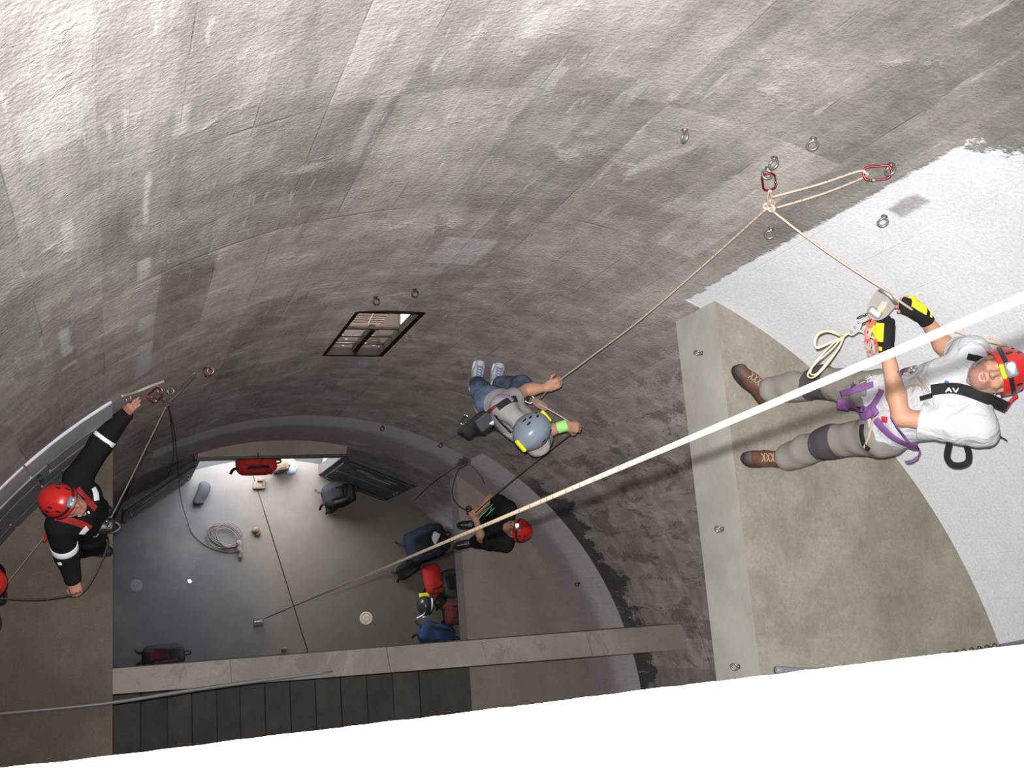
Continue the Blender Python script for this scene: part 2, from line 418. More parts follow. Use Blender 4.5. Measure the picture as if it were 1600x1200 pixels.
# -- loose render blocks in the plinth above the left landing
M_BLOCK = [concrete('plinth_block_%d' % i, c, tuple(x*1.14 for x in c), .12, .35, 3.0) for i, c in enumerate([(.30, .28, .285), (.35, .33, .335), (.26, .24, .24), (.50, .52, .575)])]
def arc_block(a0, a1, z0, z1, t=.012, n=3):
    v = []; f = []
    for a in np.linspace(a0, a1, n+1):
        ca, sa = math.cos(a), math.sin(a)
        for rr, z in ((R+.02, z0), (R-t+.004, z0), (R-t, z0+.006), (R-t, z1-.006), (R-t+.004, z1), (R+.02, z1)): v.append((rr*ca, rr*sa, z))
    for i in range(n):
        for k in range(6): f.append((i*6+k, i*6+(k+1) % 6, (i+1)*6+(k+1) % 6, (i+1)*6+k))
    f += [tuple(range(5, -1, -1)), tuple(n*6+k for k in range(6))]
    return v, f
rb = random.Random(3)
row_z = [4.79, 5.13, 5.46, 5.80, 6.15, 6.66]
for r_ in range(5):
    a = math.radians(123.4) + (.02 if r_ % 2 else .0)
    while a < math.radians(158):
        w = rb.uniform(.10, .19) * (1.5 if r_ == 4 else 1)
        m_ = M_BLOCK[3] if r_ == 4 else M_BLOCK[rb.choice([0, 0, 1, 2])]
        obj('block', arc_block(a, a + w - .004, row_z[r_] + .004, row_z[r_+1] - .004, .010 + rb.uniform(0, .012)), m_, WALL, False)
        a += w

# -- landings: chord segments of the circle
def segment(x_edge, side, z_top, thick, rr=R+.03, n=40):
    ye = math.sqrt(rr*rr - x_edge*x_edge); a1 = math.atan2(ye, x_edge)
    if side > 0: an = np.linspace(-a1, a1, n)
    else: an = np.linspace(a1, 2*math.pi - a1, n)
    poly = [(rr*math.cos(a), rr*math.sin(a)) for a in an]
    return extrude(poly, z_top - thick, z_top)
def landing(name, label, x_edge, side, z_top, thick, mt, me_):
    v, f = segment(x_edge, side, z_top, thick)
    fm = [0]*len(f); fm[-1] = 1                       # the straight front face
    return obj(name, (v, f), mt, None, False, kind='structure', mats=[mt, me_], fm=fm, label=label, origin=(0, 0, z_top - thick))
landing('floor_near_landing', 'near concrete landing with a pale formed edge under the white wall', 1.500, 1, Z1, .46, M_SLAB, M_EDGE)
landing('floor_left_landing', 'brown concrete landing with a whitewashed block plinth behind', -1.829, -1, Z2, .27, M_SLAB2, M_EDGE3)
landing('floor_lower_landing', 'deepest concrete landing above the gear bags', 1.865, 1, Z3, .27, M_SLAB3, M_EDGE3)

# -- bottom floor in two halves with a narrow gap running to the door
J0 = lev(393, 735, 0)[:2]; J1 = lev(480, 1015, 0)[:2]
jd = nrm(np.array([*(J1 - J0), 0]))[:2]
def floor_half(sign):
    nn = np.array([-jd[1], jd[0]])
    ts = []
    rr = R + .02
    b = J0 @ jd; c = J0 @ J0 - rr*rr; s = math.sqrt(b*b - c)
    pa = J0 + jd*(-b - s); pb = J0 + jd*(-b + s)
    aa, ab = math.atan2(pa[1], pa[0]), math.atan2(pb[1], pb[0])
    if sign > 0:
        while ab < aa: ab += 2*math.pi
        an = np.linspace(aa, ab, 60)
    else:
        while aa < ab: aa += 2*math.pi
        an = np.linspace(ab, aa, 60)
    g = nn * .006
    poly = [(rr*math.cos(a), rr*math.sin(a)) for a in an]
    inside = np.mean(poly, 0)
    sgn = np.sign((inside - J0) @ nn)
    poly[0] = tuple(np.array(poly[0]) + g*sgn); poly[-1] = tuple(np.array(poly[-1]) + g*sgn)
    return extrude(poly, -.2, 0.0), sgn
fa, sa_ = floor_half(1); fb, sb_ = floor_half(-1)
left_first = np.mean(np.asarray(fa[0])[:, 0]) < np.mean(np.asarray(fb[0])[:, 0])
FLOOR = obj('floor', fa if left_first else fb, M_FLA, None, False, kind='structure', origin=(0, 0, 0), label='worn concrete floor at the bottom of the silo with bluish and warm light painted in')
obj('floor_half_b', fb if left_first else fa, M_FLB, FLOOR, False, label='half of the concrete floor beyond the gap')
obj('floor_bed', lathe([(0.01, -.3), (R+.2, -.3), (R+.2, -.19), (0.01, -.19)], 48), M_STEEL, FLOOR, False)

# -- ground outside the door, roof of the silo above the camera
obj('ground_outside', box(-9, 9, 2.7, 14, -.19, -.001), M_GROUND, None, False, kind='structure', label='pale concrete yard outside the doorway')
obj('ceiling', lathe([(0.01, TOP), (R+.3, TOP), (R+.3, TOP+.2), (0.01, TOP+.2)], 64), M_ROOF, None, False, kind='structure', label='concrete roof of the silo')

# -- cross beam from the left landing to the right wall
bl = [lev(175, 1045, Z2)[:2], lev(175, 1085, Z2)[:2], lev(1000, 1020, Z2)[:2], lev(960, 983, Z2)[:2]]
d1 = nrm(np.array([*(bl[3] - bl[0]), 0]))[:2]; d2 = nrm(np.array([*(bl[2] - bl[1]), 0]))[:2]
def to_wall(p, d): b = p @ d; return p + d*(-b + math.sqrt(b*b - p @ p + (R+.02)**2))
pe, pf = to_wall(bl[0], d1), to_wall(bl[1], d2)
nb = 5
BEAM = thing('concrete_beam', 'long concrete beam crossing the shaft from the left landing to the right wall', 'beam', (*bl[0], Z2 - .3))
cuts = [0.0, .175, .43, .60, .80, 1.0]
for i in range(nb):
    t0, t1 = cuts[i], cuts[i+1]; g = .0018
    a0, a1 = lerp(bl[0], pe, t0), lerp(bl[0], pe, t1); b0, b1 = lerp(bl[1], pf, t0), lerp(bl[1], pf, t1)
    e = (d1 * g)
    obj('beam_length', extrude([tuple(b0 + e*(i > 0)), tuple(b1 - e*(i < nb-1)), tuple(a1 - e*(i < nb-1)), tuple(a0 + e*(i > 0))], Z2 - .30, Z2 - .002 - .004*(i % 2)), M_BEAM, BEAM, False)

# -- plank deck between the lower landing and the left wall, behind the beam
M_PLANK = [concrete('dark_plank_%d' % i, c, tuple(x*1.25 for x in c), .15, .3, 4.0) for i, c in enumerate([(.062, .058, .052), (.056, .053, .048), (.066, .061, .055)])]
deck = thing('plank_deck', 'dark timber plank deck under the far side of the concrete beam', 'deck', (0, -1, Z3 - .06))
xe = [lev(px, 1130, Z3)[0] for px in (178, 220, 261.5, 300, 339, 376, 415, 455, 495, 535, 576, 617, 659, 700)]
xe = [-2.25] + xe[1:]; xe[-1] = 1.86
for i in range(len(xe)-1):
    ym = math.sqrt(max(R*R - max(abs(xe[i]), abs(xe[i+1]))**2, .1)) - .02
    obj('plank', box(xe[i]+.004, xe[i+1]-.004, -ym, .86, Z3-.06, Z3 - .004*(i % 3), .004), M_PLANK[i % 3], deck, False)

# -- white parapet of the bridge the photographer leans over
def parapet():
    PZ = CAM[2] - .92
    y0 = lev(800, 1107, PZ)[1]; rp = random.Random(11); n = 520; v = []; f = []
    xs = np.linspace(-2.9, 2.6, n); h = 0.0
    for i, x in enumerate(xs):
        h = .86*h + rp.uniform(-1, 1)*.0005
        chip = max(0, rp.random() - .95)*.03
        yy = y0 + .0008 + h - chip
        for y, z in ((yy-.060, PZ-.20), (yy-.040, PZ-.19), (yy, PZ-.006), (yy-.003, PZ-.002), (yy-.012, PZ), (yy-.3, PZ), (-.6, PZ), (-.6, PZ-.2)): v.append((x, y, z))
    for i in range(n-1):
        for k in range(8): f.append((i*8+k, i*8+(k+1) % 8, (i+1)*8+(k+1) % 8, (i+1)*8+k))
    f += [tuple(range(7, -1, -1)), tuple((n-1)*8+k for k in range(8))]
    return v, f
obj('wall_parapet', parapet(), M_WHITE, None, False, kind='structure', label='white painted parapet with a chipped edge across the foot of the view')

# ------------------------------------------------------------------ window
M_FRAME = plain('window_frame_brown', (.012, .009, .007), .85, .05, 0, .25, 25)
N_ = Nodes('dusty_glass')
gl = N_.node('ShaderNodeBsdfGlass'); gl.inputs['Roughness'].default_value = .0; gl.inputs['IOR'].default_value = 1.08
tr = N_.node('ShaderNodeBsdfTransparent'); tr.inputs[0].default_value = (.93, .92, .9, 1); df = N_.node('ShaderNodeBsdfDiffuse'); df.inputs[0].default_value = (.5, .48, .45, 1)
gs = N_.node('ShaderNodeBsdfGlossy'); gs.inputs['Roughness'].default_value = .03
mx = N_.node('ShaderNodeMixShader'); mx.inputs[0].default_value = .05; N_.t.links.new(tr.outputs[0], mx.inputs[1]); N_.t.links.new(gs.outputs[0], mx.inputs[2])
mx2 = N_.node('ShaderNodeMixShader'); N_.put(mx2.inputs[0], N_.ramp(N_.noise(N_.objc(), 9.0), .45, .8, .004, .03)); N_.t.links.new(mx.outputs[0], mx2.inputs[1]); N_.t.links.new(df.outputs[0], mx2.inputs[2])
N_.t.links.new(mx2.outputs[0], N_.t.nodes['Material Output'].inputs['Surface']); M_GLASS = N_.m
def window():
    x0, x1 = R*math.cos(WIN[1]), R*math.cos(WIN[0]); z0, z1 = WIN[2], WIN[3]; yi, yo = R-.012, R+.02
    fr = .028
    w = obj('window_1', join(box(x0-.012, x0+fr, yi, yo+.03, z0-.01, z1+.01), box(x1-fr, x1+.012, yi, yo+.03, z0-.01, z1+.01), box(x0+fr, x1-fr, yi, yo+.03, z0-.01, z0+fr), box(x0+fr, x1-fr, yi, yo+.03, z1-fr, z1+.01)),
            M_FRAME, None, False, kind='structure', label='small barred window with a dark frame set in the round wall')
    zm = wal(640, 523)[2]; xm = (x0+x1)/2 + .02
    obj('transom', box(x0+fr, x1-fr, yo+.008, yo+.026, zm-.010, zm+.010), M_FRAME, w, False)
    obj('mullion', box(xm-.020, xm+.020, yo, yo+.05, z0+fr, zm-.012), M_FRAME, w, False)
    zl = [z0+fr] + [lerp(z0+fr, zm-.012, t) for t in (.30, .66)] + [zm-.012]
    for i, (xa, xb) in enumerate(((x0+fr, xm-.02), (xm+.02, x1-fr))):
        for k in (1, 2): obj('muntin', box(xa, xb, yo+.010, yo+.025, zl[k]-.010, zl[k]+.010), M_FRAME, w, False)
        for k in range(3): obj('pane', box(xa, xb, yo+.016, yo+.020, zl[k]+.0101*(k > 0), zl[k+1]-.0101*(k < 2)), M_GLASS, w, False)
    obj('pane', box(x0+fr, x1-fr, yo+.016, yo+.020, zm+.0121, z1-fr), M_GLASS, w, False)
window()
# -- boards stacked outside, seen down through the window
M_BOARD = [concrete('weathered_board_%d' % i, c, tuple(x*1.15 for x in c), .15, .3, 3.0) for i, c in enumerate([(.026, .0178, .0143), (.0215, .015, .012), (.030, .021, .017)])]
BZ = .20
def at_roof(px, py): return lev(px, py, BZ)
SZ = WIN[2] + .022
ws = bpy.data.objects['window_1']; xa_, xb_ = R*math.cos(WIN[1]) + .004, R*math.cos(WIN[0]) - .004
for k in range(4):
    ya = R + .052 + k*.050
    obj('sill_board', box(xa_, xb_, ya, ya + .047, WIN[2] + .001, SZ - .003*(k % 2), .002), M_BOARD[k % 3], ws, False)
obj('added_reveal_board', box(R*math.cos(WIN[0]) - .016, R*math.cos(WIN[0]) - .001, R + .052, R + .235, SZ + .001, 6.36, .002), M_BOARD[2], ws, False)  # added board, keeps the lower reveal from showing sky-lit white
stack = thing('timber_stack', 'brown weathered boards stacked on the yard, seen through the window', 'timber stack', (1.5, 5.1, -.008))
edges = [566, 554.5, 545.6, 535.3, 524, 513, 507, 503.5, 500, 497, 493.5, 490, 486.5, 482, 476, 468]
for k in range(len(edges)-1):
    ya, yb2 = at_roof(580, edges[k])[1], at_roof(580, edges[k+1])[1]
    obj('board', box(.1, 3.0, ya+.004, yb2-.006, BZ-.05, BZ - .004*(k % 2), .003), M_BOARD[(k*7) % 3], stack, False)
for x_ in (.3, 1.5, 2.8): obj('bearer', box(x_-.05, x_+.05, 4.62, at_roof(580, 468)[1], -.008, BZ-.05), M_BOARD[1], stack, False)
M_SCRAP = plain('white_scrap', (.09, .09, .087), .8, .2)
pa, pb, pc, pd = at_roof(641, 490), at_roof(656, 491), at_roof(634, 516), at_roof(621, 515)
obj('plastic_sheet', extrude([tuple(q[:2]) for q in (pa, pd, lerp(pd, pc, .6), lerp(pc, pb, .5) + V(-.03, .02, 0), pb)], BZ, BZ+.006), M_SCRAP, None, False, label='torn white plastic sheet lying on the stacked boards outside the window', cat='plastic sheet')
cb = spline([at_roof(*q) for q in ((584, 488), (578, 500), (574, 510), (575, 520))], 8) + V(0, 0, .006)
obj('loose_cable', tube(cb, .005, 6), M_STEEL, None, label='thin dark cable lying across the stacked boards outside the window', cat='cable')
rs = random.Random(5)
for (px, py, s) in ((541, 530, .014), (559, 531, .013), (536, 540, .012), (584, 540, .016), (592, 542, .012)):
    p = lev(px, py, SZ)
    poly = [(p[0] + s*rs.uniform(.6, 1.2)*math.cos(a), p[1] + .5*s*rs.uniform(.6, 1.2)*math.sin(a)) for a in np.linspace(0, 2*math.pi, 7, endpoint=False)]
    obj('paint_flake', extrude(poly, SZ, SZ+.003), M_SCRAP, None, False, label='small white paint flake lying on the board sill of the barred window', cat='flake', group='white flakes on the window sill')

# ------------------------------------------------------------------ door at the bottom
M_LINTEL = concrete('lintel_brown', (.19, .16, .145), (.235, .20, .18), .15)
M_DOOR = plain('rusty_black_door', (.060, .052, .046), .75, .3, .2, .5, 6, .3)
M_PALE = plain('bare_metal_edge', (.085, .080, .072), .5, .4, .2, .2)
M_WORN = plain('worn_grey_paint', (.20, .19, .185), .8, .2, 0, .3, 12)
lint = extrude([(DX0, DY), (DX1, DY)] + [((R+.01)*math.cos(a), (R+.01)*math.sin(a)) for a in np.linspace(DOOR[0], DOOR[1], 20)], LZ-.22, LZ)
obj('trim_1', lint, M_LINTEL, None, False, kind='structure', label='brown concrete lintel ledge over the doorway')
trk = obj('trim_2', box(DX0-.02, DX1+.02, DY-.035, DY-.001, LZ-.09, LZ+.012, .004), M_STEEL, None, False, kind='structure', label='dark steel door track with bright bolt heads along the lintel')
for i in range(22):
    x = DX0 + .03 + i*(DX1-DX0-.06)/21
    obj('bolt_head', xf(lathe([(.001, 0), (.009, 0), (.007, .006), (.001, .007)], 8), np.eye(3), (x, DY-.018, LZ+.012)), M_PALE, trk, False)
for i, x in enumerate((DX0, DX1)):
    obj('trim_%d' % (3+i), box(x-.03, x+.03, DY-.03, DY+.10, 0.0, LZ-.09, .004), M_PALE if i else M_STEEL, None, False, kind='structure', label=('pale' if i else 'dark') + ' steel jamb of the doorway')
def leaf(nm, h, t, lab):
    h = np.array(h, float); t = np.array(t, float); d = nrm(np.array([*(t-h), 0])); L = np.linalg.norm(t-h)
    n_ = np.cross(V(0,0,1), d)
    if n_ @ np.array([*-h, 0]) < 0: n_ = -n_
    F = np.stack([d, n_, V(0,0,1)], 1); o3 = V(h[0], h[1], 0)
    tp = LZ-.04
    o = obj(nm, xf(box(0, L, -.045, 0, .012, tp, .006), F, o3), M_DOOR, None, False, kind='structure', label=lab)
    for z in (.10, tp*.5, tp-.12): obj('door_rail', xf(box(.03, L-.03, .0005, .016, z-.035, z+.035, .004), F, o3), M_DOOR, o, False)
    rq = random.Random(2)
    for (xa, xb, za, zb) in ((.18, .42, tp-.42, tp-.28), (.36, .70, tp-.52, tp-.40), (.55, .74, tp-.38, tp-.30)):
        poly = []
        for a in np.linspace(0, 2*math.pi, 12, endpoint=False):
            poly.append(((xa+xb)/2 + (xb-xa)/2*math.cos(a)*rq.uniform(.7, 1.1), (za+zb)/2 + (zb-za)/2*math.sin(a)*rq.uniform(.6, 1.1)))
        g = extrude(poly, 0.0005, .003)
        g = (np.asarray(g[0])[:, [0, 2, 1]], [q[::-1] for q in g[1]])
        obj('paint_patch', xf(g, F, o3), M_WORN, o, False)
    obj('door_handle', xf(tube(spline([(L-.08, 0, .8), (L-.08, .04, .81), (L-.08, .04, .99), (L-.08, 0, 1.0)], 6), .009, 8), F, o3), M_PALE, o)
    for z in (.25, tp-.25): obj('hinge', xf(xf(lathe([(.016, -.06), (.016, .06)], 10), np.eye(3), (0, .0, z)), F, o3), M_STEEL, o)
    return o
leaf('door_1', (.775, 3.10), (1.60, 2.755), 'dark rusty steel door leaf folded back by the gear bags')
leaf('door_2', (-.965, 3.10), (-1.72, 2.60), 'dark steel door leaf folded back below the left landing')

# ================================================================== soft shapes (signed distance fields meshed as surface nets)
def cone(a, b, ra, rb, k=.03): return ('c', np.asarray(a, float), np.asarray(b, float), ra, rb, k)
def ell(c, r, F=None, k=.03): return ('e', np.asarray(c, float), np.asarray(r, float), np.eye(3) if F is None else np.asarray(F), k)
def rbox(c, h, rd, F=None, k=.02): return ('b', np.asarray(c, float), np.asarray(h, float), np.eye(3) if F is None else np.asarray(F), k, rd)
def soft(prims, vox, clips=(), inflate=0.0, wob=0.0, wf=22.0, cut=()):
    lo = []; hi = []
    for p in prims:
        if p[0] == 'c':
            rr = max(p[3], p[4]) + inflate; lo.append(np.minimum(p[1], p[2]) - rr); hi.append(np.maximum(p[1], p[2]) + rr)
        elif p[0] == 'e':
            rr = np.abs(p[3]) @ p[2] + inflate; lo.append(p[1] - rr); hi.append(p[1] + rr)
        else:
            rr = np.abs(p[3]) @ p[2] + inflate; lo.append(p[1] - rr); hi.append(p[1] + rr)
    L = np.min(lo, 0) - 4*vox - .02; Hh = np.max(hi, 0) + 4*vox + .02
    n = np.ceil((Hh - L)/vox).astype(int) + 1
    ax = [L[i] + vox*np.arange(n[i]) for i in range(3)]
    D = np.full(n, 1.0, np.float32)
    for p, l, h in zip(prims, lo, hi):
        k = p[5] if p[0] == 'c' else p[4]
        mg = k + .03 + 2*vox
        i0 = np.maximum(((l - mg - L)/vox).astype(int), 0); i1 = np.minimum(((h + mg - L)/vox).astype(int) + 2, n)
        sl = tuple(slice(a, b) for a, b in zip(i0, i1))
        X = ax[0][i0[0]:i1[0], None, None]; Y = ax[1][None, i0[1]:i1[1], None]; Z = ax[2][None, None, i0[2]:i1[2]]
        if p[0] == 'c':
            a, b, ra, rb = p[1:5]; d = b - a; dd = max(d @ d, 1e-12)
            t = np.clip(((X-a[0])*d[0] + (Y-a[1])*d[1] + (Z-a[2])*d[2])/dd, 0, 1)
            q = np.sqrt((X-a[0]-t*d[0])**2 + (Y-a[1]-t*d[1])**2 + (Z-a[2]-t*d[2])**2) - (ra + (rb-ra)*t)
        else:
            c, r, F = p[1:4]
            u = [(X-c[0])*F[0, i] + (Y-c[1])*F[1, i] + (Z-c[2])*F[2, i] for i in range(3)]
            if p[0] == 'e':
                k0 = np.sqrt(sum((u[i]/r[i])**2 for i in range(3))); k1 = np.sqrt(sum((u[i]/r[i]**2)**2 for i in range(3))) + 1e-9
                q = k0*(k0-1)/k1
            else:
                rd = p[5]; e = [np.abs(u[i]) - (r[i]-rd) for i in range(3)]
                q = np.sqrt(sum(np.maximum(x, 0)**2 for x in e)) + np.minimum(np.maximum(e[0], np.maximum(e[1], e[2])), 0) - rd
        q = q - inflate
        s = D[sl]
        if k > 0:
            hh = np.clip(.5 + .5*(s - q)/k, 0, 1); D[sl] = s*(1-hh) + q*hh - k*hh*(1-hh)
        else: D[sl] = np.minimum(s, q)
    X = ax[0][:, None, None]; Y = ax[1][None, :, None]; Z = ax[2][None, None, :]
    if wob:
        D = D + wob*(np.sin(wf*X + .7*wf*Z + 1.3)*np.sin(wf*.8*Y - wf*.5*X + .4)*.6 + np.sin(wf*1.9*Z + wf*.6*Y)*np.sin(wf*1.3*X + 2.0)*.4)
    for (pt, nn) in clips:
        nn = nrm(nn); D = np.maximum(D, (X-pt[0])*nn[0] + (Y-pt[1])*nn[1] + (Z-pt[2])*nn[2])
    for (c, r) in cut:
        D = np.maximum(D, r - np.sqrt((X-c[0])**2 + (Y-c[1])**2 + (Z-c[2])**2))
    return nets(D.astype(np.float32), L, vox)
def nets(D, L, vox):
    D[0] = D[-1] = 1; D[:, 0] = D[:, -1] = 1; D[:, :, 0] = D[:, :, -1] = 1
    S = D < 0; n = np.array(D.shape) - 1
    acc = np.zeros((*n, 3), np.float32); cnt = np.zeros(n, np.float32)
    crn = [(i, j, k) for i in (0, 1) for j in (0, 1) for k in (0, 1)]
    sl = lambda c: tuple(slice(c[i], c[i]+n[i]) for i in range(3))
    for axis in range(3):
        for c in crn:
            if c[axis]: continue
            c2 = list(c); c2[axis] = 1
            a = D[sl(c)]; b = D[sl(c2)]; x = S[sl(c)] != S[sl(c2)]
            t = np.where(x, a/np.where(x, a-b, 1), 0)
            for i in range(3): acc[..., i] += np.where(x, c[i] + (t if i == axis else 0), 0)
            cnt += x
    act = cnt > 0; idx = np.full(n, -1, np.int64); idx[act] = np.arange(act.sum())
    I = np.argwhere(act); v = L + vox*(I + acc[act]/cnt[act][:, None])
    F = []
    for axis in range(3):
        b, c = (axis+1) % 3, (axis+2) % 3
        s0 = [slice(1, -1)]*3; s0[axis] = slice(0, -1); s1 = list(s0); s1[axis] = slice(1, None)
        a_ = S[tuple(s0)]; b_ = S[tuple(s1)]
        x = np.argwhere(a_ != b_)
        if len(x) == 0: continue
        fl_ = a_[tuple(x.T)]
        o = x.copy(); o[:, b] += 1; o[:, c] += 1
        def g(db, dc): q = o.copy(); q[:, b] -= db; q[:, c] -= dc; return idx[tuple(q.T)]
        q = np.stack([g(1, 1), g(0, 1), g(0, 0), g(1, 0)], 1)
        q[~fl_] = q[~fl_][:, ::-1]
        F.append(q)
    F = np.vstack(F)
    return v.astype(float), F.tolist()

# ================================================================== people
SKIN = plain('skin_tan', (.46, .25, .165), .55, .35, 0, .10, 40, .05)
SKIN2 = plain('skin_warm', (.42, .225, .15), .55, .35, 0, .10, 40, .05)
M_EYE = plain('eye_white', (.75, .72, .70), .25, .5, 0, .02); M_IRIS = plain('iris_brown', (.05, .028, .018), .25, .5, 0, .1)
M_HAIR = plain('dark_hair', (.02, .016, .013), .8, .2, 0, .3, 200, .4)
M_LIP = plain('lip', (.33, .13, .11), .5, .3); M_BROW = M_HAIR
M_BLACKP = plain('black_plastic', (.018, .018, .020), .4, .5); M_GREYP = plain('grey_plastic', (.22, .23, .25), .45, .5)
M_CHROME = plain('bright_steel', (.62, .61, .59), .25, .5, 1.0, .08); M_ALU = plain('brushed_aluminium', (.50, .49, .46), .4, .5, .9, .12)
M_REFL = plain('reflective_tape', (.93, .94, .97), .35, .5, .0, .02)
M_YEL = cloth('fluorescent_yellow', (.66, .72, .03)); M_YELP = plain('yellow_plastic', (.70, .72, .02), .4, .4)
M_LAMP = plain('lamp_lens_lit', (.95, .97, 1.0), .1, .5, 0, .0, 10, 0, 5.0); M_LENS = plain('lamp_lens', (.75, .80, .85), .15, .6, .5, .02)
M_REDH = plain('red_helmet_shell', (.56, .022, .020), .28, .5, 0, .06)
M_GREYH = plain('blue_grey_helmet_shell', (.19, .235, .285), .3, .5, 0, .05)

from mathutils.bvhtree import BVHTree
def body_prims(J, sc=1.0):
    """J: joints in world space; returns groups of primitives"""
    G = {}
    l = nrm(J['shL'] - J['shR']); up = nrm(J['nek'] - J['pel']); f = nrm(np.cross(l, up))
    w = lerp(J['pel'], J['che'], .45)
    T = []
    for s, h, sh in ((1, J['hipL'], J['shL']), (-1, J['hipR'], J['shR'])):
        T += [cone(lerp(h, J['pel'], .2), w + s*l*.055, .108*sc, .096*sc, .05), cone(w + s*l*.055, J['che'] + s*l*.075, .096*sc, .108*sc, .05),
              cone(J['che'] + s*l*.075 + up*.05, sh - s*l*.025, .095*sc, .062*sc, .05), cone(J['nek'] - up*.02, sh - s*l*.03, .05*sc, .05*sc, .05),
              ell(lerp(h, J['pel'], .25) - f*.06 - up*.04, V(.09, .08, .09)*sc, None, .05)]
    T.append(cone(J['pel'], J['che'], .10*sc, .115*sc, .05))
    G['torso'] = T
    G['neck'] = [cone(J['nek'] - up*.04, lerp(J['nek'], J['hed'], .75), .060*sc, .054*sc, .04)]
    for s in 'LR':
        sh, el, wr = J['sh'+s], J['el'+s], J['wr'+s]
        G['arm'+s] = [cone(sh, el, .054*sc, .042*sc, .03), cone(el, lerp(el, wr, .3), .043*sc, .045*sc, .02), cone(lerp(el, wr, .3), wr, .045*sc, .029*sc, .02)]
        h, kn, an = J['hip'+s], J['kn'+s], J['an'+s]
        G['leg'+s] = [cone(h, kn, .090*sc, .060*sc, .04), cone(kn, lerp(kn, an, .35), .058*sc, .059*sc, .03), cone(lerp(kn, an, .35), an, .059*sc, .042*sc, .03), cone(an, lerp(an, J['toe'+s], .75) - V(0, 0, .035), .040*sc, .022*sc, .03)]
    G['up'], G['l'], G['f'], G['w'] = up, l, f, w
    return G
def head_prims(c, f, u, sc=1.0):
    """c = middle of the skull, f = where the face looks, u = top of the head"""
    f = nrm(f); u = nrm(u - f*np.dot(u, f)); l = np.cross(u, f); F = np.stack([l, f, u], 1)
    P = lambda x, y, z: c + sc*(l*x + f*y + u*z)
    pr = [ell(P(0, -.012, .018), V(.076, .094, .098)*sc, F, .02), ell(P(0, .018, -.045), V(.062, .070, .072)*sc, F, .03),
          cone(P(-.018, .062, -.098), P(.018, .062, -.098), .024*sc, .024*sc, .03), cone(P(.052, .012, -.060), P(.016, .060, -.098), .022*sc, .022*sc, .03), cone(P(-.052, .012, -.060), P(-.016, .060, -.098), .022*sc, .022*sc, .03),
          cone(P(0, .082, .012), P(0, .108, -.030), .009*sc, .014*sc, .014), ell(P(.013, .094, -.034), V(.010, .010, .008)*sc, F, .008), ell(P(-.013, .094, -.034), V(.010, .010, .008)*sc, F, .008),
          cone(P(-.045, .072, .030), P(.045, .072, .030), .012*sc, .012*sc, .02), ell(P(.046, .058, -.028), V(.020, .018, .018)*sc, F, .02), ell(P(-.046, .058, -.028), V(.020, .018, .018)*sc, F, .02),
          cone(P(-.022, .080, -.068), P(.022, .080, -.068), .010*sc, .010*sc, .012)]
    for s in (1, -1): pr += [ell(P(s*.078, -.004, -.008), V(.010, .022, .032)*sc, F, .008)]
    return pr, F
def hand_prims(wr, d, n, side, curl=.5, sc=1.0, spread=.05, thumb=.6):
    """wr wrist, d pointing to the fingers, n out of the BACK of the hand, side=+1 left hand / -1 right; returns (palm, fingers)"""
    d = nrm(d); n = nrm(n - d*np.dot(n, d)); t = np.cross(n, d)*side        # t: towards the thumb
    P = lambda a, b, c: wr + sc*(d*a + t*b + n*c)
    palm = [cone(P(.0, 0, 0), P(.03, 0, 0), .027*sc, .027*sc, .015), cone(P(.03, .022, 0), P(.088, .028, .002), .017*sc, .014*sc, .015), cone(P(.03, .008, 0), P(.092, .010, .004), .017*sc, .014*sc, .015),
            cone(P(.03, -.008, 0), P(.090, -.009, .004), .017*sc, .014*sc, .015), cone(P(.03, -.022, 0), P(.084, -.026, .001), .016*sc, .013*sc, .015), cone(P(.02, .022, -.006), P(.05, .034, -.012), .018*sc, .015*sc, .015)]
    fing = []
    for i, (b, ln, a0) in enumerate(((.029, .086, .088), (.010, .096, .092), (-.010, .090, .090), (-.027, .070, .084))):
        p = P(a0, b, .003); ang = 0.0; seg = (ln*.46, ln*.30, ln*.24)
        for j, sg in enumerate(seg):
            ang += curl*(.75, 1.05, .8)[j] + (.1 if j == 0 else 0)
            dv = d*math.cos(ang) - n*math.sin(ang) + t*spread*(1.5-i)*.5
            q = p + sc*sg*nrm(dv); r0 = (.0098, .0090, .0082)[j]*sc
            fing.append(cone(p, q, r0, r0*.92, .004)); p = q
    p = P(.045, .034, -.012); td = nrm(d*.75 + t*.62 - n*(.25 + .5*thumb))
    q = p + sc*.042*td; td2 = nrm(d*.9 + t*(.35 - .7*thumb) - n*(.35 + .4*thumb)); e = q + sc*.032*td2
    fing += [cone(p, q, .0125*sc, .0105*sc, .006), cone(q, e, .0105*sc, .0085*sc, .004)]
    return palm, fing
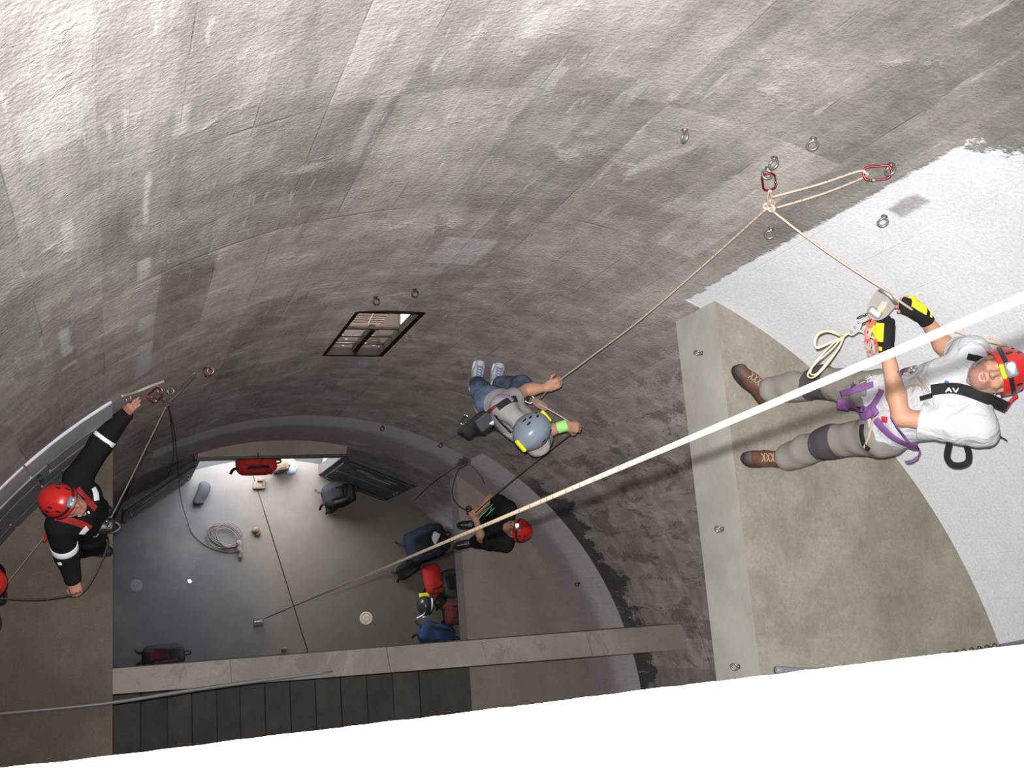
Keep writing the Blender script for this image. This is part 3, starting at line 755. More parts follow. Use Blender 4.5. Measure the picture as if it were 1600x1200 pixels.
def boot(par, an, toe, up, mat_up, mat_sole, mat_lace, cap=None, sc=1.0, vox=.007, nm='boot', laces=4):
    up = nrm(up); x = toe - an; x = nrm(x - up*np.dot(x, up)); y = np.cross(up, x); F = np.stack([x, y, up], 1); o = an - up*.085*sc
    pr = [cone((-.025, 0, .048), (.10, 0, .050), .046, .044, .02), cone((.10, 0, .050), (.185, -.004, .040), .044, .037, .02), cone((-.018, 0, .06), (-.012, 0, .135), .047, .046, .02), cone((.02, 0, .09), (.10, 0, .055), .04, .038, .02)]
    cl = [((0, 0, .012), (0, 0, -1)), ((0, 0, .135), (-.35, 0, 1))]
    g0 = g = soft(pr, vox/sc, cl)
    b = obj(nm, xf((g[0]*sc, g[1]), F, o), mat_up, par)
    out = [(-.075, 0), (-.068, .03), (-.03, .043), (.04, .036), (.10, .046), (.16, .047), (.205, .032), (.227, .0), (.21, -.034), (.16, -.05), (.10, -.05), (.04, -.040), (-.03, -.043), (-.068, -.03)]
    op = spline([(a, c, 0) for a, c in out], 4, True)[:, :2]
    s1 = extrude([tuple(q) for q in op], 0.0, .024)
    obj('sole', xf((np.asarray(s1[0])*sc, s1[1]), F, o), mat_sole, b, False)
    if cap is not None:
        g = soft(pr, vox/sc, [((0, 0, .010), (0, 0, -1)), ((.165, 0, .045), (-1, 0, .9))], .0025); obj('toe_cap', xf((g[0]*sc, g[1]), F, o), cap, b)
        g = soft(pr, vox/sc, [((0, 0, .010), (0, 0, -1)), ((-.035, 0, 0), (1, 0, 0)), ((0, 0, .075), (0, 0, 1))], .0025); obj('heel_counter', xf((g[0]*sc, g[1]), F, o), cap, b)
    bt = BVHTree.FromPolygons([tuple(q) for q in g0[0]], [tuple(q) for q in g0[1]])
    top = lambda x, y: (lambda h: h[0][2] if h[0] is not None else .08)(bt.ray_cast(Vector((x, y, .4)), Vector((0, 0, -1))))
    for i in range(laces):
        xx = .050 + i*.024
        for s in (1, -1):
            pth = spline([(a, b, top(a, b) + .0015) for a, b in ((xx, -s*.024), (xx+.006, -s*.010), (xx+.012, s*.010), (xx+.018, s*.024))], 4)
            gg = tube(pth, .0032, 6); obj('lace', xf((gg[0]*sc, gg[1]), F, o), mat_lace, b)
    return b
def helmet(par, c, f, u, mat, lamp=None, sc=1.0, strap=None, vents=True, clips=None, nm='helmet', chin=True):
    f = nrm(f); u = nrm(u - f*np.dot(u, f)); l = np.cross(u, f); F = np.stack([l, f, u], 1)
    o = c + u*.022*sc - f*.008*sc
    def pt(th, ph, e=0.0):
        rx, ry, rz = .108+e, .134+e, .122+e
        rdg = 1 + .018*math.exp(-((abs(math.sin(th)*math.cos(ph)) - .30)/.09)**2)*math.sin(min(th, 1.4))**.5 - .008*math.exp(-(math.sin(th)*math.cos(ph)/.10)**2)
        return np.array([rx*math.sin(th)*math.cos(ph)*rdg, ry*math.sin(th)*math.sin(ph)*rdg, rz*math.cos(th)*rdg])
    nt, npn = 18, 48; v = []; fc = []
    for e in (0.0, -.010):
        for i in range(nt+1):
            for k in range(npn):
                ph = 2*math.pi*k/npn; thm = 1.72 - .10*math.sin(ph) + .14*abs(math.cos(ph))**3
                v.append(pt(max(thm*i/nt, .001), ph, e + (.004 if i == nt and e == 0 else 0)))
    n1 = (nt+1)*npn
    for i in range(nt):
        for k in range(npn):
            a, b, c_, d = i*npn+k, i*npn+(k+1) % npn, (i+1)*npn+(k+1) % npn, (i+1)*npn+k
            fc.append((a, d, c_, b)); fc.append((n1+a, n1+b, n1+c_, n1+d))
    for k in range(npn):
        a, b = nt*npn+k, nt*npn+(k+1) % npn; fc.append((a, n1+a, n1+b, b))
    put = lambda g: xf((np.asarray(g[0])*sc, g[1]), F, o)
    h = obj(nm, put((v, fc)), mat, par)
    if vents:
        for s in (1, -1):
            for (th, ph0) in ((.75, .55), (.95, .15), (.8, -.35), (1.15, .75), (1.15, -.15)):
                ph = ph0 if s > 0 else math.pi - ph0
                p = pt(th, ph, .0); nn = nrm(p/np.array([.108**2, .134**2, .122**2])); ff = frame(x=nrm(np.cross(V(1, 0, 0), nn)) if abs(nn[0]) < .95 else V(0, 1, 0), z=nn)
                g = xf((np.asarray(lathe([(.001, -.004), (1, -.004), (1, .0012), (.001, .0018)], 12)[0])*np.array([.017, .0075, 1]), lathe([(.001, 0), (1, 0), (1, .001), (.001, .001)], 12)[1]), ff, p)
                obj('vent', put(g), M_BLACKP, h, False)
    # cradle clips and strap
    if lamp:
        p = pt(1.30, math.pi/2, 0); nn = nrm(V(0, 1, .25)); ff = frame(x=V(1, 0, 0), z=nn)
        obj('headlamp', put(xf(box(-.034, .034, -.024, .024, -.004, .030, .008), ff, p)), lamp[1], h, False)
        for s, r_ in ((-.011, .017), (.016, .010)):
            obj('lamp_lens', put(xf(xf(lathe([(.001, .029), (r_, .029), (r_*.8, .036), (.001, .037)], 16), np.eye(3), (s, 0, 0)), ff, p)), lamp[0] if r_ > .012 else M_LENS, h)
        if len(lamp) > 2:
            obj('headlamp_band', put(xf(box(-.034, .034, .0245, .042, -.004, .022, .005), ff, p)), lamp[2], h, False)
        band = [pt(1.33 + .1*abs(math.cos(ph)), ph, .003) for ph in np.linspace(.5, 2*math.pi + .5, 40, endpoint=False)]
        nn_ = np.array([nrm(b*V(1, 1, .3)) for b in band])
        obj('lamp_strap', put(tube(band, .01, closed=True, flat=(nn_, .020, .003))), lamp[3] if len(lamp) > 3 else M_BLACKP, h)
    for ph in (clips or []):
        p = pt(1.42, ph, .004); nn = nrm(V(p[0], p[1], .02)); ff = frame(x=nrm(np.cross(V(0, 0, 1), nn)), z=nn)
        obj('lamp_clip', put(xf(box(-.045, .045, -.014, .014, -.004, .016, .006), ff, p)), M_YELP, h, False)
    if chin:
        for s in (1, -1):
            q = spline([(s*.085, .03, -.005), (s*.080, .035, -.055), (s*.055, .050, -.105), (0, .065, -.147)], 7)
            obj('chin_strap', put(tube(q, .005, flat=(np.array([nrm(V(a[0]*1.2, a[1]-.0, a[2]*.5)) for a in q]), .016, .003))), strap or M_GREYP, h)
    return h
def face_bits(par, c, f, u, sc=1.0, beard=None):
    f = nrm(f); u = nrm(u - f*np.dot(u, f)); l = np.cross(u, f); F = np.stack([l, f, u], 1)
    put = lambda g: xf((np.asarray(g[0])*sc, g[1]), F, c)
    ball = lambda r, p: xf(lathe([(max(r*math.sin(t), .0003), -r*math.cos(t)) for t in np.linspace(0, math.pi, 9)], 12), np.eye(3), p)
    for s in (1, -1):
        e = obj('eye', put(ball(.0115, (s*.032, .0765, .006))), M_EYE, par)
        obj('iris', put(ball(.0056, (s*.0315, .0835, .005))), M_IRIS, e)
        obj('eyelid', put(tube(spline([(s*.018, .0865, .004), (s*.032, .0905, .0135), (s*.047, .080, .006)], 5), .0032, 6)), SKIN, e)
        obj('eyebrow', put(tube(spline([(s*.014, .0895, .026), (s*.034, .0885, .033), (s*.054, .070, .027)], 5), [.0042]*11, 6)), M_BROW, par)
    obj('lips', put(join(tube(spline([(-.024, .082, -.069), (-.008, .0925, -.0635), (0, .0925, -.066), (.008, .0925, -.0635), (.024, .082, -.069)], 4), .0042, 6), tube(spline([(-.022, .082, -.072), (0, .0925, -.076), (.022, .082, -.072)], 6), .005, 6))), M_LIP, par)
def strap_on(name, pts, width, mat, par, nvec, thick=.004, n=6, closed=False):
    p = spline(pts, n, closed); nv = np.asarray(nvec, float)
    return obj(name, tube(p, .01, closed=closed, flat=(nv if nv.ndim == 1 else nv, width, thick)), mat, par)
def ring_around(c, axis, ra, rb, refx, n=24):
    F = frame(x=refx, z=axis); return np.array([c + F[:, 0]*ra*math.cos(t) + F[:, 1]*rb*math.sin(t) for t in np.linspace(0, 2*math.pi, n, endpoint=False)]), F
def loop_strap(name, c, axis, ra, rb, refx, width, mat, par, thick=.005):
    p, F = ring_around(np.asarray(c), axis, ra, rb, np.asarray(refx)); nn = p - c; nn = nn - np.outer(nn @ F[:, 2], F[:, 2])
    return obj(name, tube(p, .01, closed=True, flat=(nn, width, thick)), mat, par)

# ================================================================== ropes, bolts, karabiners
def rope_mat(name, base, fleck, fleck2, rough=.85):
    N = Nodes(name); u, v, _ = N.sep(N.uv()); m = N.math
    a = m('FRACT', m('ADD', m('MULTIPLY', u, 1.0), m('MULTIPLY', v, 22.0))); b = m('FRACT', m('SUBTRACT', m('MULTIPLY', u, 1.0), m('MULTIPLY', v, 22.0)))
    fa_ = m('MULTIPLY', m('MULTIPLY', m('LESS_THAN', a, .16), m('LESS_THAN', b, .45)), m('GREATER_THAN', N.white(N.comb(m('FLOOR', m('MULTIPLY', v, 44.0)), 0.0)), .35))
    fb_ = m('MULTIPLY', m('LESS_THAN', b, .14), m('LESS_THAN', a, .4))
    c = N.mix(m('MULTIPLY', fa_, .85), base, fleck); c = N.mix(m('MULTIPLY', fb_, .6), c, fleck2)
    wv = m('SINE', m('ADD', m('MULTIPLY', u, 50.0), m('MULTIPLY', v, 900.0)))
    N.bump(wv, .25, .001)
    return N.done(c, rough, .1)
M_ROPE = rope_mat('cream_flecked_rope', (.52, .425, .34), (.26, .14, .11), (.48, .34, .25))
M_ROPEW = rope_mat('white_flecked_rope', (.37, .30, .225), (.10, .06, .05), (.34, .24, .17))
M_ROPED = rope_mat('dark_grey_rope', (.085, .075, .070), (.04, .035, .03), (.14, .11, .10))
M_ROPEG = rope_mat('grey_brown_rope', (.23, .19, .165), (.10, .07, .06), (.28, .22, .18))
M_CORD = plain('cream_cord', (.66, .55, .38), .8, .1, 0, .08)
M_REDA = plain('red_anodised_metal', (.20, .010, .014), .32, .5, .5, .08)
def rope(name, path, r, mat, par=None, n=8, **kw):
    return obj(name, tube(path, r, n), mat, par, uv=tube_uv(path, n), **kw)
def torus(Rr, r, n=24, m=8):
    t = np.linspace(0, 2*math.pi, n, endpoint=False); return tube(np.stack([Rr*np.cos(t), Rr*np.sin(t), 0*t], 1), r, m, True)
M_BOLT = plain('dull_zinc', (.27, .26, .24), .42, .5, .75, .15)
def eye_bolt(p, label, twist=0.0, sc=1.0, nn=None, group=None, rust=False):
    nn = inw(p) if nn is None else nrm(nn)
    t = nrm(np.cross(nn, V(0, 0, 1)) if abs(nn[2]) < .9 else V(1, 0, 0)); tt = nrm(t*math.cos(twist) + np.cross(nn, t)*math.sin(twist))
    F = np.stack([tt, np.cross(nn, tt), nn], 1)
    o = thing('eye_bolt', label, 'eye bolt', p, group)
    mt = M_BOLT if not rust else M_STEEL
    Fr = np.stack([tt, nn, np.cross(tt, nn)], 1)
    g = torus(.022, .0066); obj('ring', xf((g[0]*sc, g[1]), Fr, p + nn*.036*sc), mt, o)
    obj('shank', xf((np.asarray(lathe([(.007, -.02), (.007, .016)], 10)[0])*sc, lathe([(.007, -.02), (.007, .016)], 10)[1]), F, p), mt, o)
    g = lathe([(.001, .004), (.011, .003), (.011, .008), (.001, .010)], 6); obj('nut', xf((g[0]*sc, g[1]), F, p), mt, o, False)
    g = lathe([(.001, -.001), (.016, -.001), (.016, .002), (.001, .003)], 16); obj('washer', xf((g[0]*sc, g[1]), F, p), mt, o, False)
    return p + nn*.036*sc
EB = [  # pixel, label, twist
 ((1070, 203), 'steel eye bolt alone in the grey wall, farthest from the white paint', 1.5), ((1271, 216), 'pale steel eye bolt beside the hairline crack in the grey wall', .8),
 ((1210, 246), 'steel eye bolt just above the upright red karabiner', 1.2), ((1205, 357), 'steel eye bolt just below the rope knot', .7),
 ((1382, 338), 'steel eye bolt with a bare patch around it inside the white paint', .9)]
for (px, py), lab, tw in EB: eye_bolt(wal(px, py), lab, tw)
K1B = eye_bolt(wal(1200, 262), 'steel eye bolt holding the upright red karabiner', .3)
K2B = eye_bolt(wal(1393, 256), 'steel eye bolt holding the slanted red karabiner', 1.2)
for (px, py), lab in (((587, 464), 'small dark eye bolt above the middle of the barred window'), ((648, 452), 'small dark eye bolt above the corner of the barred window'),
                      ((905, 911), 'dark eye bolt in the pale plinth of the deepest landing'), ((57, 742), 'dark eye bolt in the block plinth behind the person in black'),
                      ((690, 692), 'dark eye bolt in the bluish plinth beside the tangled dark cords'), ((598, 665), 'tiny dark eye bolt in the bluish plinth above the folded door')):
    eye_bolt(wal(px, py, .012 if px < 100 else 0), lab, .6, .9, rust=True)
for y_, lab in ((2.72, 'grey eye bolt in the slab edge nearest the round wall'), (1.66, 'grey eye bolt halfway along the pale slab edge'), (.88, 'grey eye bolt in the slab edge beside the white parapet')):
    eye_bolt(V(1.50, y_, Z1 - .20), lab, .6, .9, nn=(-1, 0, 0))

def karabiner(a, b, nv, label, mat=M_REDA, sc=None, name='karabiner', w=1.0, sleeve=M_CHROME):
    """a: end in the bolt, b: end in the rope, nv: normal of its plane"""
    a = np.asarray(a); b = a + nrm(np.asarray(b) - a)*.104*(sc or 1); x = nrm(b - a); L = np.linalg.norm(b - a); s = L/.104 if sc is None else sc
    z = nrm(nv - x*np.dot(nv, x)); y = np.cross(z, x); F = np.stack([x, y, z], 1); o3 = (a + b)/2
    o = thing(name, label, 'karabiner', o3)
    put = lambda g: xf((np.asarray(g[0])*s*np.array([1, w, 1]), g[1]), F, o3)
    pth = spline([(-.036, .033, 0), (-.052, .022, 0), (-.057, 0, 0), (-.050, -.018, 0), (-.036, -.024, 0), (0, -.024, 0), (.036, -.024, 0), (.052, -.016, 0), (.057, .004, 0), (.050, .024, 0), (.036, .032, 0)], 6)
    obj('frame', put(tube(pth, .0056, 10)), mat, o)
    obj('gate', put(tube(spline([(.037, .0325, 0), (0, .034, 0), (-.037, .0335, 0)], 6), .0046, 10)), mat, o)
    obj('sleeve', put(tube([(.004, .0335, 0), (.012, .034, 0), (.020, .0338, 0), (.028, .033, 0)], [.0062, .0075, .0075, .0062], 12)), sleeve, o)
    return o
tocam = lambda p: nrm(CAM - np.asarray(p))
W = lambda x, y, inset=.05: wal(x, y, inset)
karabiner(K1B, W(1202, 300, .055), tocam(K1B), 'red locking karabiner hanging upright from a bolt above the knot')
karabiner(K2B, W(1345, 271, .055), tocam(K2B), 'red locking karabiner lying slanted at the edge of the white paint')

# -- anchor rope: one rope, knotted, one leg to the abseiler and one to the person in white
KN = W(1203, 322, .06)
AR = thing('anchor_rope', 'cream flecked rope knotted below two red karabiners and running to both climbers', 'rope', KN)
def knot(c, s, par, mat, axis=None, r=.0062):
    t = np.linspace(0, 2*math.pi, 72, endpoint=False); z = nrm(axis if axis is not None else tocam(c)); F = frame(x=V(0, 0, 1), z=z)
    p = np.stack([np.sin(t) + 2*np.sin(2*t), np.cos(t) - 2*np.cos(2*t), -1.3*np.sin(3*t)], 1)*s
    g = tube(p, r, 8, True); o = obj('knot', xf(g, F, c), mat, par); return o
knot(KN, .0095, AR, M_CORD if False else plain('cream_rope_plain', (.52, .42, .335), .85, .1, 0, .15, 120), None, .0075)
k1 = W(1202, 298, .058); k2 = W(1352, 270, .058)
RR_ = .0058
rope('strand', spline([KN + V(.012, 0, .01), lerp(KN, k1, .6) + V(.012, 0, 0), k1 + V(.004, 0, .002), lerp(KN, k1, .6) - V(.012, 0, 0), KN - V(.012, 0, -.01)], 8), RR_*1.15, M_ROPE, AR)
rope('strand', spline([W(1206, 308, .06), W(1280, 288, .045), W(1340, 268, .05), k2, W(1350, 277, .055), W(1285, 303, .042), W(1212, 325, .06)], 8), RR_, M_ROPE, AR)
# leg to the abseiler: knot -> hand -> descender -> hand -> helper below
MH_U = lev(866, 601, 7.2); MH_D = lev(904, 668, 7.08); MDEV = lev(838, 629, 6.75)
rope('strand', spline([KN - V(0, 0, .02), W(1110, 405, .10), W(1000, 500, .22), lerp(W(1000, 500, .22), MH_U, .55), MH_U, MDEV + V(.02, .02, .03)], 8), RR_, M_ROPE, AR)
rope('strand', spline([MDEV, lerp(MDEV, MH_D, .5) + V(0, .0, .01), MH_D], 6), RR_, M_ROPE, AR)
LH_U = lev(743, 801, 3.45)
rope('strand', [lerp(MH_D, LH_U, t) + V(0, 0, -.10*4*t*(1-t)) for t in np.linspace(0, 1, 30)], RR_, M_ROPEG, AR)
# leg to the person in white
RDEV = lev(1390, 457, 9.88)
rope('strand', [lerp(KN - V(0, 0, .015), RDEV, t) + V(0, 0, -.02*4*t*(1-t)) for t in np.linspace(0, 1, 20)], RR_, M_ROPE, AR)
rend = [RDEV, lev(1412, 475, 9.88), lev(1452, 500, 9.82), lev(1500, 520, 9.86), lev(1545, 533, 9.95)]
rope('strand', spline(rend, 8), RR_, M_ROPE, AR)
rope('rope_end', spline([lev(1540, 531, 9.94), lev(1552, 534, 9.96), lev(1566, 538, 9.98), lev(1572, 541, 9.97)], 6), [.009, .011, .012, .012, .012, .012, .011, .011, .010, .010, .012, .012, .011, .011, .009, .009, .009, .008, .007], M_ROPE, AR)

# -- the long white rope that slants past the camera down to the floor
def atd(x, y, d): return CAM + ray(x, y)*d/FPX
RA = atd(1600, 464, 1.08); RB = lev(405, 970, .05)
RT = RA + (RA - RB)*.11
n_ = 240
LR = rope('slanting_rope', [lerp(RT, RB, t) for t in np.linspace(0, 1, n_)]  , .0057, M_ROPEW, None, 10, label='long white flecked rope slanting across the shaft down to the floor anchor', cat='rope', origin=RB)
fp = lev(404, 971, 0.0)
fa_o = thing('floor_anchor', 'small steel ring plate bolted to the floor at the foot of the long rope', 'anchor', fp)
obj('plate', xf(box(-.06, .06, -.05, .05, 0.0, .010, .003), np.eye(3), fp), M_STEEL, fa_o, False)
obj('ring', xf(torus(.032, .007), np.stack([V(1, 0, 0), V(0, 0, 1), V(0, -1, 0)], 1), fp + V(0, 0, .040)), M_ALU, fa_o)
for s in (-1, 1):
    g = lathe([(.001, .010), (.010, .010), (.010, .018), (.001, .019)], 6); obj('bolt_head', xf(g, np.eye(3), fp + V(s*.042, 0, 0)), M_ALU, fa_o, False)

# -- anchor of the person in black
B1 = eye_bolt(wal(326, 572), 'steel eye bolt holding the far red karabiner of the lower anchor', .4); B2 = eye_bolt(wal(246, 603), 'steel eye bolt above the small red karabiner near the gloveless hand', 1.0)
B3 = eye_bolt(wal(196, 616), 'steel eye bolt at the raised hand of the person in black', .9); B4 = eye_bolt(wal(263, 604), 'steel eye bolt between the two lower red karabiners', .5)
karabiner(B1, W(300, 585, .06), tocam(B1), 'red karabiner at the top of the dark doubled rope')
karabiner(B2, W(235, 622, .06), tocam(B2) + V(.4, 0, 0), 'small red karabiner next to the reaching hand', w=1.2)
KN2 = W(262, 630, .07)
AR2 = thing('dark_anchor_rope', 'dark rope knotted on the wall and running to the person in black', 'rope', KN2)
knot(KN2, .009, AR2, M_ROPED, None, .006)
rope('strand', spline([KN2, W(280, 605, .05), W(301, 585, .055), W(303, 588, .06), W(284, 610, .055), KN2], 8), .0052, M_ROPEG, AR2)
rope('strand', spline([KN2, W(250, 624, .06), W(236, 620, .06)], 8), .0055, M_ROPEG, AR2)
LBEL = lev(172, 812, 5.72)
rope('strand', [lerp(KN2, LBEL, t) + V(0, 0, -.06*4*t*(1-t)) for t in np.linspace(0, 1, 24)], .0052, M_ROPEG, AR2)
tail = [KN2, W(272, 672, .09), W(276, 712, .11), lev(282, 775, .9), lev(288, 800, .25), lev(293, 814, .03), lev(302, 834, .012), lev(322, 852, .010), lev(350, 862, .010), lev(372, 862, .010)]
rope('strand', spline(tail, 10), .0048, M_ROPED, AR2)
rope('strand', spline([KN2, W(268, 668, .08), W(271, 715, .06), W(262, 745, .05)], 10), .0048, M_ROPED, AR2)
obj('tape_sling', tube(spline([W(190, 619, .05), W(214, 612, .04), W(236, 603, .04), W(258, 595, .03)], 6), .01, flat=(tocam(B3), .016, .003)), plain('pale_webbing', (.42, .36, .33), .85, .1), None, label='pale tape sling stretched between the bolts by the raised hand', cat='sling')
# -- dark rope that the person in black pays out over the landing
DH = lev(120, 926, 5.85)
rope('hand_line', spline([lev(-40, 934, 5.5), lev(0, 935, 5.6), lev(60, 937, 5.7), lev(112, 930, 5.86), DH, lev(136, 918, 5.8), lev(158, 878, 5.72), lev(168, 850, 5.6), lev(160, 838, 5.55), lev(150, 846, 5.5)], 8), .0065, M_ROPED, None, label='dark rope held low in the hand of the person in black', cat='rope')
rope('thin_cord', [lerp(lev(78, 828, 5.6), lev(0, 925, 5.2), t) for t in np.linspace(-.05, 1.2, 14)], .0045, plain('tan_cord', (.36, .29, .22), .85, .1), None, 6, label='thin tan cord stretched across the brown landing behind the person in black', cat='cord')

# -- tangled dark cords on the wall by the deepest landing
CB = eye_bolt(wal(729, 716), 'dark eye bolt under the tangle of dark cords', .5, 1.0, rust=True)
TC = thing('cord_tangle', 'tangle of dark cords hung on the wall over the deepest landing', 'cord', CB)
kk = random.Random(4)
for i in range(4):
    pts = [CB + inw(CB)*kk.uniform(.0, .05) + V(kk.uniform(-.07, .07), kk.uniform(-.05, .05), kk.uniform(-.08, .06)) for _ in range(6)]
    rope('cord', spline([CB] + pts, 6), .006, M_ROPED, TC, 6)
rope('cord', spline([CB, W(700, 738, .06), W(672, 758, .05), W(648, 781, .04)], 8), .006, M_ROPED, TC, 6)
rope('cord', spline([CB, W(716, 735, .12), lev(708, 757, 2.9), lev(707, 775, 3.0), lev(713, 786, 3.2), lev(722, 794, 3.35), lev(735, 799, 3.43)], 8), .007, M_ROPED, TC, 6)
rope('cord', spline([CB, W(742, 733, .03), W(752, 745, .02), W(757, 756, .02)], 6), .004, M_ROPED, TC, 6)

# -- pipes
pL = [lev(-60, 1122, Z2+.03), lev(0, 1115, Z2+.03), lev(165, 1099, Z2+.03), lev(330, 1074, Z2+.005), lev(520, 1049, Z2-.02)]
obj('grey_pipe', tube(spline(pL, 6), .016, 10), plain('galvanised_pipe', (.17, .18, .18), .5, .4, .3, .1), None, label='thin grey pipe running from the brown landing to the side of the concrete beam', cat='pipe')
pR = [lev(1212, 1047, Z1+.05), lev(1280, 1050, Z1+.05), lev(1345, 1045, Z1+.05), lev(1440, 1028, Z1+.05), lev(1555, 1012, Z1+.05), lev(1640, 998, Z1+.05)]
obj('grey_hose', tube(spline(pR[:3] + [lev(1390, 1040, Z1+.05), lev(1420, 1046, Z1+.04), lev(1430, 1066, Z1+.04)], 6), .022, 10), plain('slate_hose', (.20, .215, .245), .5, .4), None, label='slate grey hose lying on the near landing beside the parapet', cat='hose')
cp = [lev(1345, 1048, Z1+.02), lev(1420, 1034, Z1+.02), lev(1500, 1021, Z1+.02), lev(1556, 1010, Z1+.02)]
obj('rusty_chain', join(*[xf(torus(.018, .0045, 12, 5), frame(x=nrm(cp[-1]-cp[0]), z=V(0, 0, 1) if i % 2 else V(.2, 1, .2)), lerp(cp[0], cp[-1], (i+.5)/34.0) + V(0, 0, .006)) for i in range(34)]), plain('rusty_iron', (.10, .06, .05), .8, .3, .3, .3), None, label='rusty chain lying along the parapet side of the near landing', cat='chain')
obj('cable_conduit', tube(spline([wal(1563, 1009, .03), wal(1600, 1002, .02), wal(1640, 994, .02), wal(1680, 986, .02)], 6), .011, 8), plain('slate_hose', (.2, .2, .2)), None, label='grey conduit at the foot of the white wall beside the parapet', cat='conduit')

# ================================================================== people
from mathutils.bvhtree import BVHTree
def bvh(*objs):
    vs_, fs = [], []; n = 0
    for o in objs:
        off = LOC[o.name]; vs_ += [tuple(np.array(v.co) + off) for v in o.data.vertices]; fs += [tuple(i + n for i in p.vertices) for p in o.data.polygons]; n = len(vs_)
    return BVHTree.FromPolygons(vs_, fs)
def onto(tree, px, py, lift=.004, z=None):
    d = nrm(ray(px, py)); h = tree.ray_cast(Vector(CAM), Vector(d))
    if h[0] is None:
        p = lev(px, py, z if z is not None else Z1 + 1); return p, tocam(p)
    nn = np.array(h[1]); nn = nn if nn @ d < 0 else -nn
    return np.array(h[0]) + nn*lift, nn
def worn(tree, name, pix, width, mat, par, lift=.004, thick=.004, n=6, z=None):
    P = [onto(tree, x, y, lift, z) for x, y in pix]; pts = spline([p for p, _ in P], n)
    m = len(pts); nv = np.array([nrm(lerp(P[min(int(i/n), len(P)-1)][1], P[min(int(i/n)+1, len(P)-1)][1], (i % n)/n)) for i in range(m)])
    return obj(name, tube(pts, .01, flat=(nv, width, thick)), mat, par)
def garment(name, groups, mat, par, vox, infl, clips=(), wob=.003, wf=30):
    pr = [p for g in groups for p in g]
    return obj(name, soft(pr, vox, clips, infl, wob, wf), mat, par)

def shirt_cotton():
    N = Nodes('creased_white_cotton'); p = N.objc(); m = N.math
    x, y, z = N.sep(p)
    a = N.noise(N.comb(m('MULTIPLY', x, 5.0), m('MULTIPLY', y, 9.0), m('MULTIPLY', z, 7.0)), 1.0, 4.0, .5, 1.2); b = N.noise(p, 220.0, 2.0)
    k = m('MULTIPLY_ADD', a, .22, .88)
    N.bump(m('ADD', m('MULTIPLY', a, 1.0), m('MULTIPLY', b, .03)), .9, .035)
    return N.done(N.mix(1.0, (.50, .505, .535), N.comb(k, k, k), 'MULTIPLY'), .9, .1)
# ------------------------------------------------------------------ 1. person in white on the near landing
J = {k: lev(*v) for k, v in dict(toeR=(1160, 583, 8.60), anR=(1200, 612, 8.66), knR=(1285, 597, 9.03), hipR=(1368, 612, 9.42), toeL=(1164, 716, 8.60), anL=(1225, 716, 8.66), knL=(1297, 690, 9.03), hipL=(1383, 680, 9.42),
     pel=(1385, 645, 9.46), che=(1480, 620, 9.83), nek=(1535, 603, 10.02), elR=(1486, 556, 9.74), wrR=(1442, 493, 9.83), elL=(1408, 652, 9.72), wrL=(1383, 537, 9.73)).items()}
J['shR'] = V(1.945, 2.325, 9.965); J['shL'] = V(1.905, 1.955, 9.965)
hc = lev(1562, 582, 10.15); hf = tocam(hc); hu = np.array(c_right)*.965 + np.array(c_up)*.262
hc = hc - hf*.075
J['hed'] = hc
P1 = thing('person', 'person in white t-shirt, grey trousers and red helmet gripping a rope clamp', 'person', V(1.75, 2.2, Z1))
G = body_prims(J)
hp, HF = head_prims(hc, hf, hu)
dR = lev(1398, 466, 9.86) - J['wrR']; dL = lev(1386, 470, 9.82) - J['wrL']
pR_, fR_ = hand_prims(J['wrR'], dR, tocam(J['wrR'])*1.0 + V(0, .2, .5), -1, .75, 1.0, .05, .7)
pL_, fL_ = hand_prims(J['wrL'], dL, tocam(J['wrL'])*1.0 + V(-.1, -.3, .2), 1, .8, 1.0, .05, .7)
allp = G['torso'] + G['neck'] + G['armL'] + G['armR'] + G['legL'] + G['legR'] + hp + pR_ + fR_ + pL_ + fL_
BODY = obj('body', soft(allp, .0052), SKIN, P1)
M_STUB = plain('stubble', (.30, .165, .12), .7, .2, 0, .25, 300)
face_bits(P1, hc, hf, hu)
# stubble over the jaw, close to the skin
jaw = [p for p in hp[1:5]] + [hp[-3]]
obj('stubble', soft(hp[:7] + hp[9:12], .005, [(hc - HF[:, 2]*.052 + HF[:, 1]*.05, HF[:, 2]*1.0 - HF[:, 1]*.25), (hc + HF[:, 1]*.005, -HF[:, 1])], .0009, 0, 1, [(hc + HF @ V(0, .095, -.068), .021)]), M_STUB, P1)
M_TEE = shirt_cotton(); M_PANT = cloth('grey_trekking_cloth', (.235, .225, .200), 900, .08); M_KNEE = cloth('dark_knee_patch', (.070, .062, .072), 900, .08)
up1, l1, f1 = G['up'], G['l'], G['f']
slv = []; SLV = []
for s in 'LR':
    e = lerp(J['sh'+s], J['el'+s], .74 if s == 'L' else .42); ad = nrm(J['el'+s] - J['sh'+s]); slv += [cone(J['sh'+s], lerp(J['sh'+s], e, .6), .064, .066, .04)]
    SLV.append(([cone(J['sh'+s] - ad*.02, e + ad*.1, .076, .094, .02)], e, ad))
cl = [(J['nek'] + up1*.055, up1), (J['pel'] - up1*.03, -up1)]; ncut = [(lerp(J['nek'], hc, .65) + f1*.03, .092)]
cl2 = []
tee = soft([p for p in G['torso']] + slv, .007, cl, .016, .009, 19, ncut)
TEE = obj('t_shirt', tee, M_TEE, P1)
for pr, e, ad in SLV: obj('sleeve', soft(pr, .006, [(e, ad)], 0.0, .008, 21), M_TEE, TEE)
leg = []
for s in 'LR':
    a_, k_, h_ = J['an'+s], J['kn'+s], J['hip'+s]
    leg += [cone(h_, k_, .102, .080, .04), cone(k_, lerp(k_, a_, .5), .080, .078, .03), cone(lerp(k_, a_, .5), a_ + V(.0, 0, .045), .078, .076, .03)]
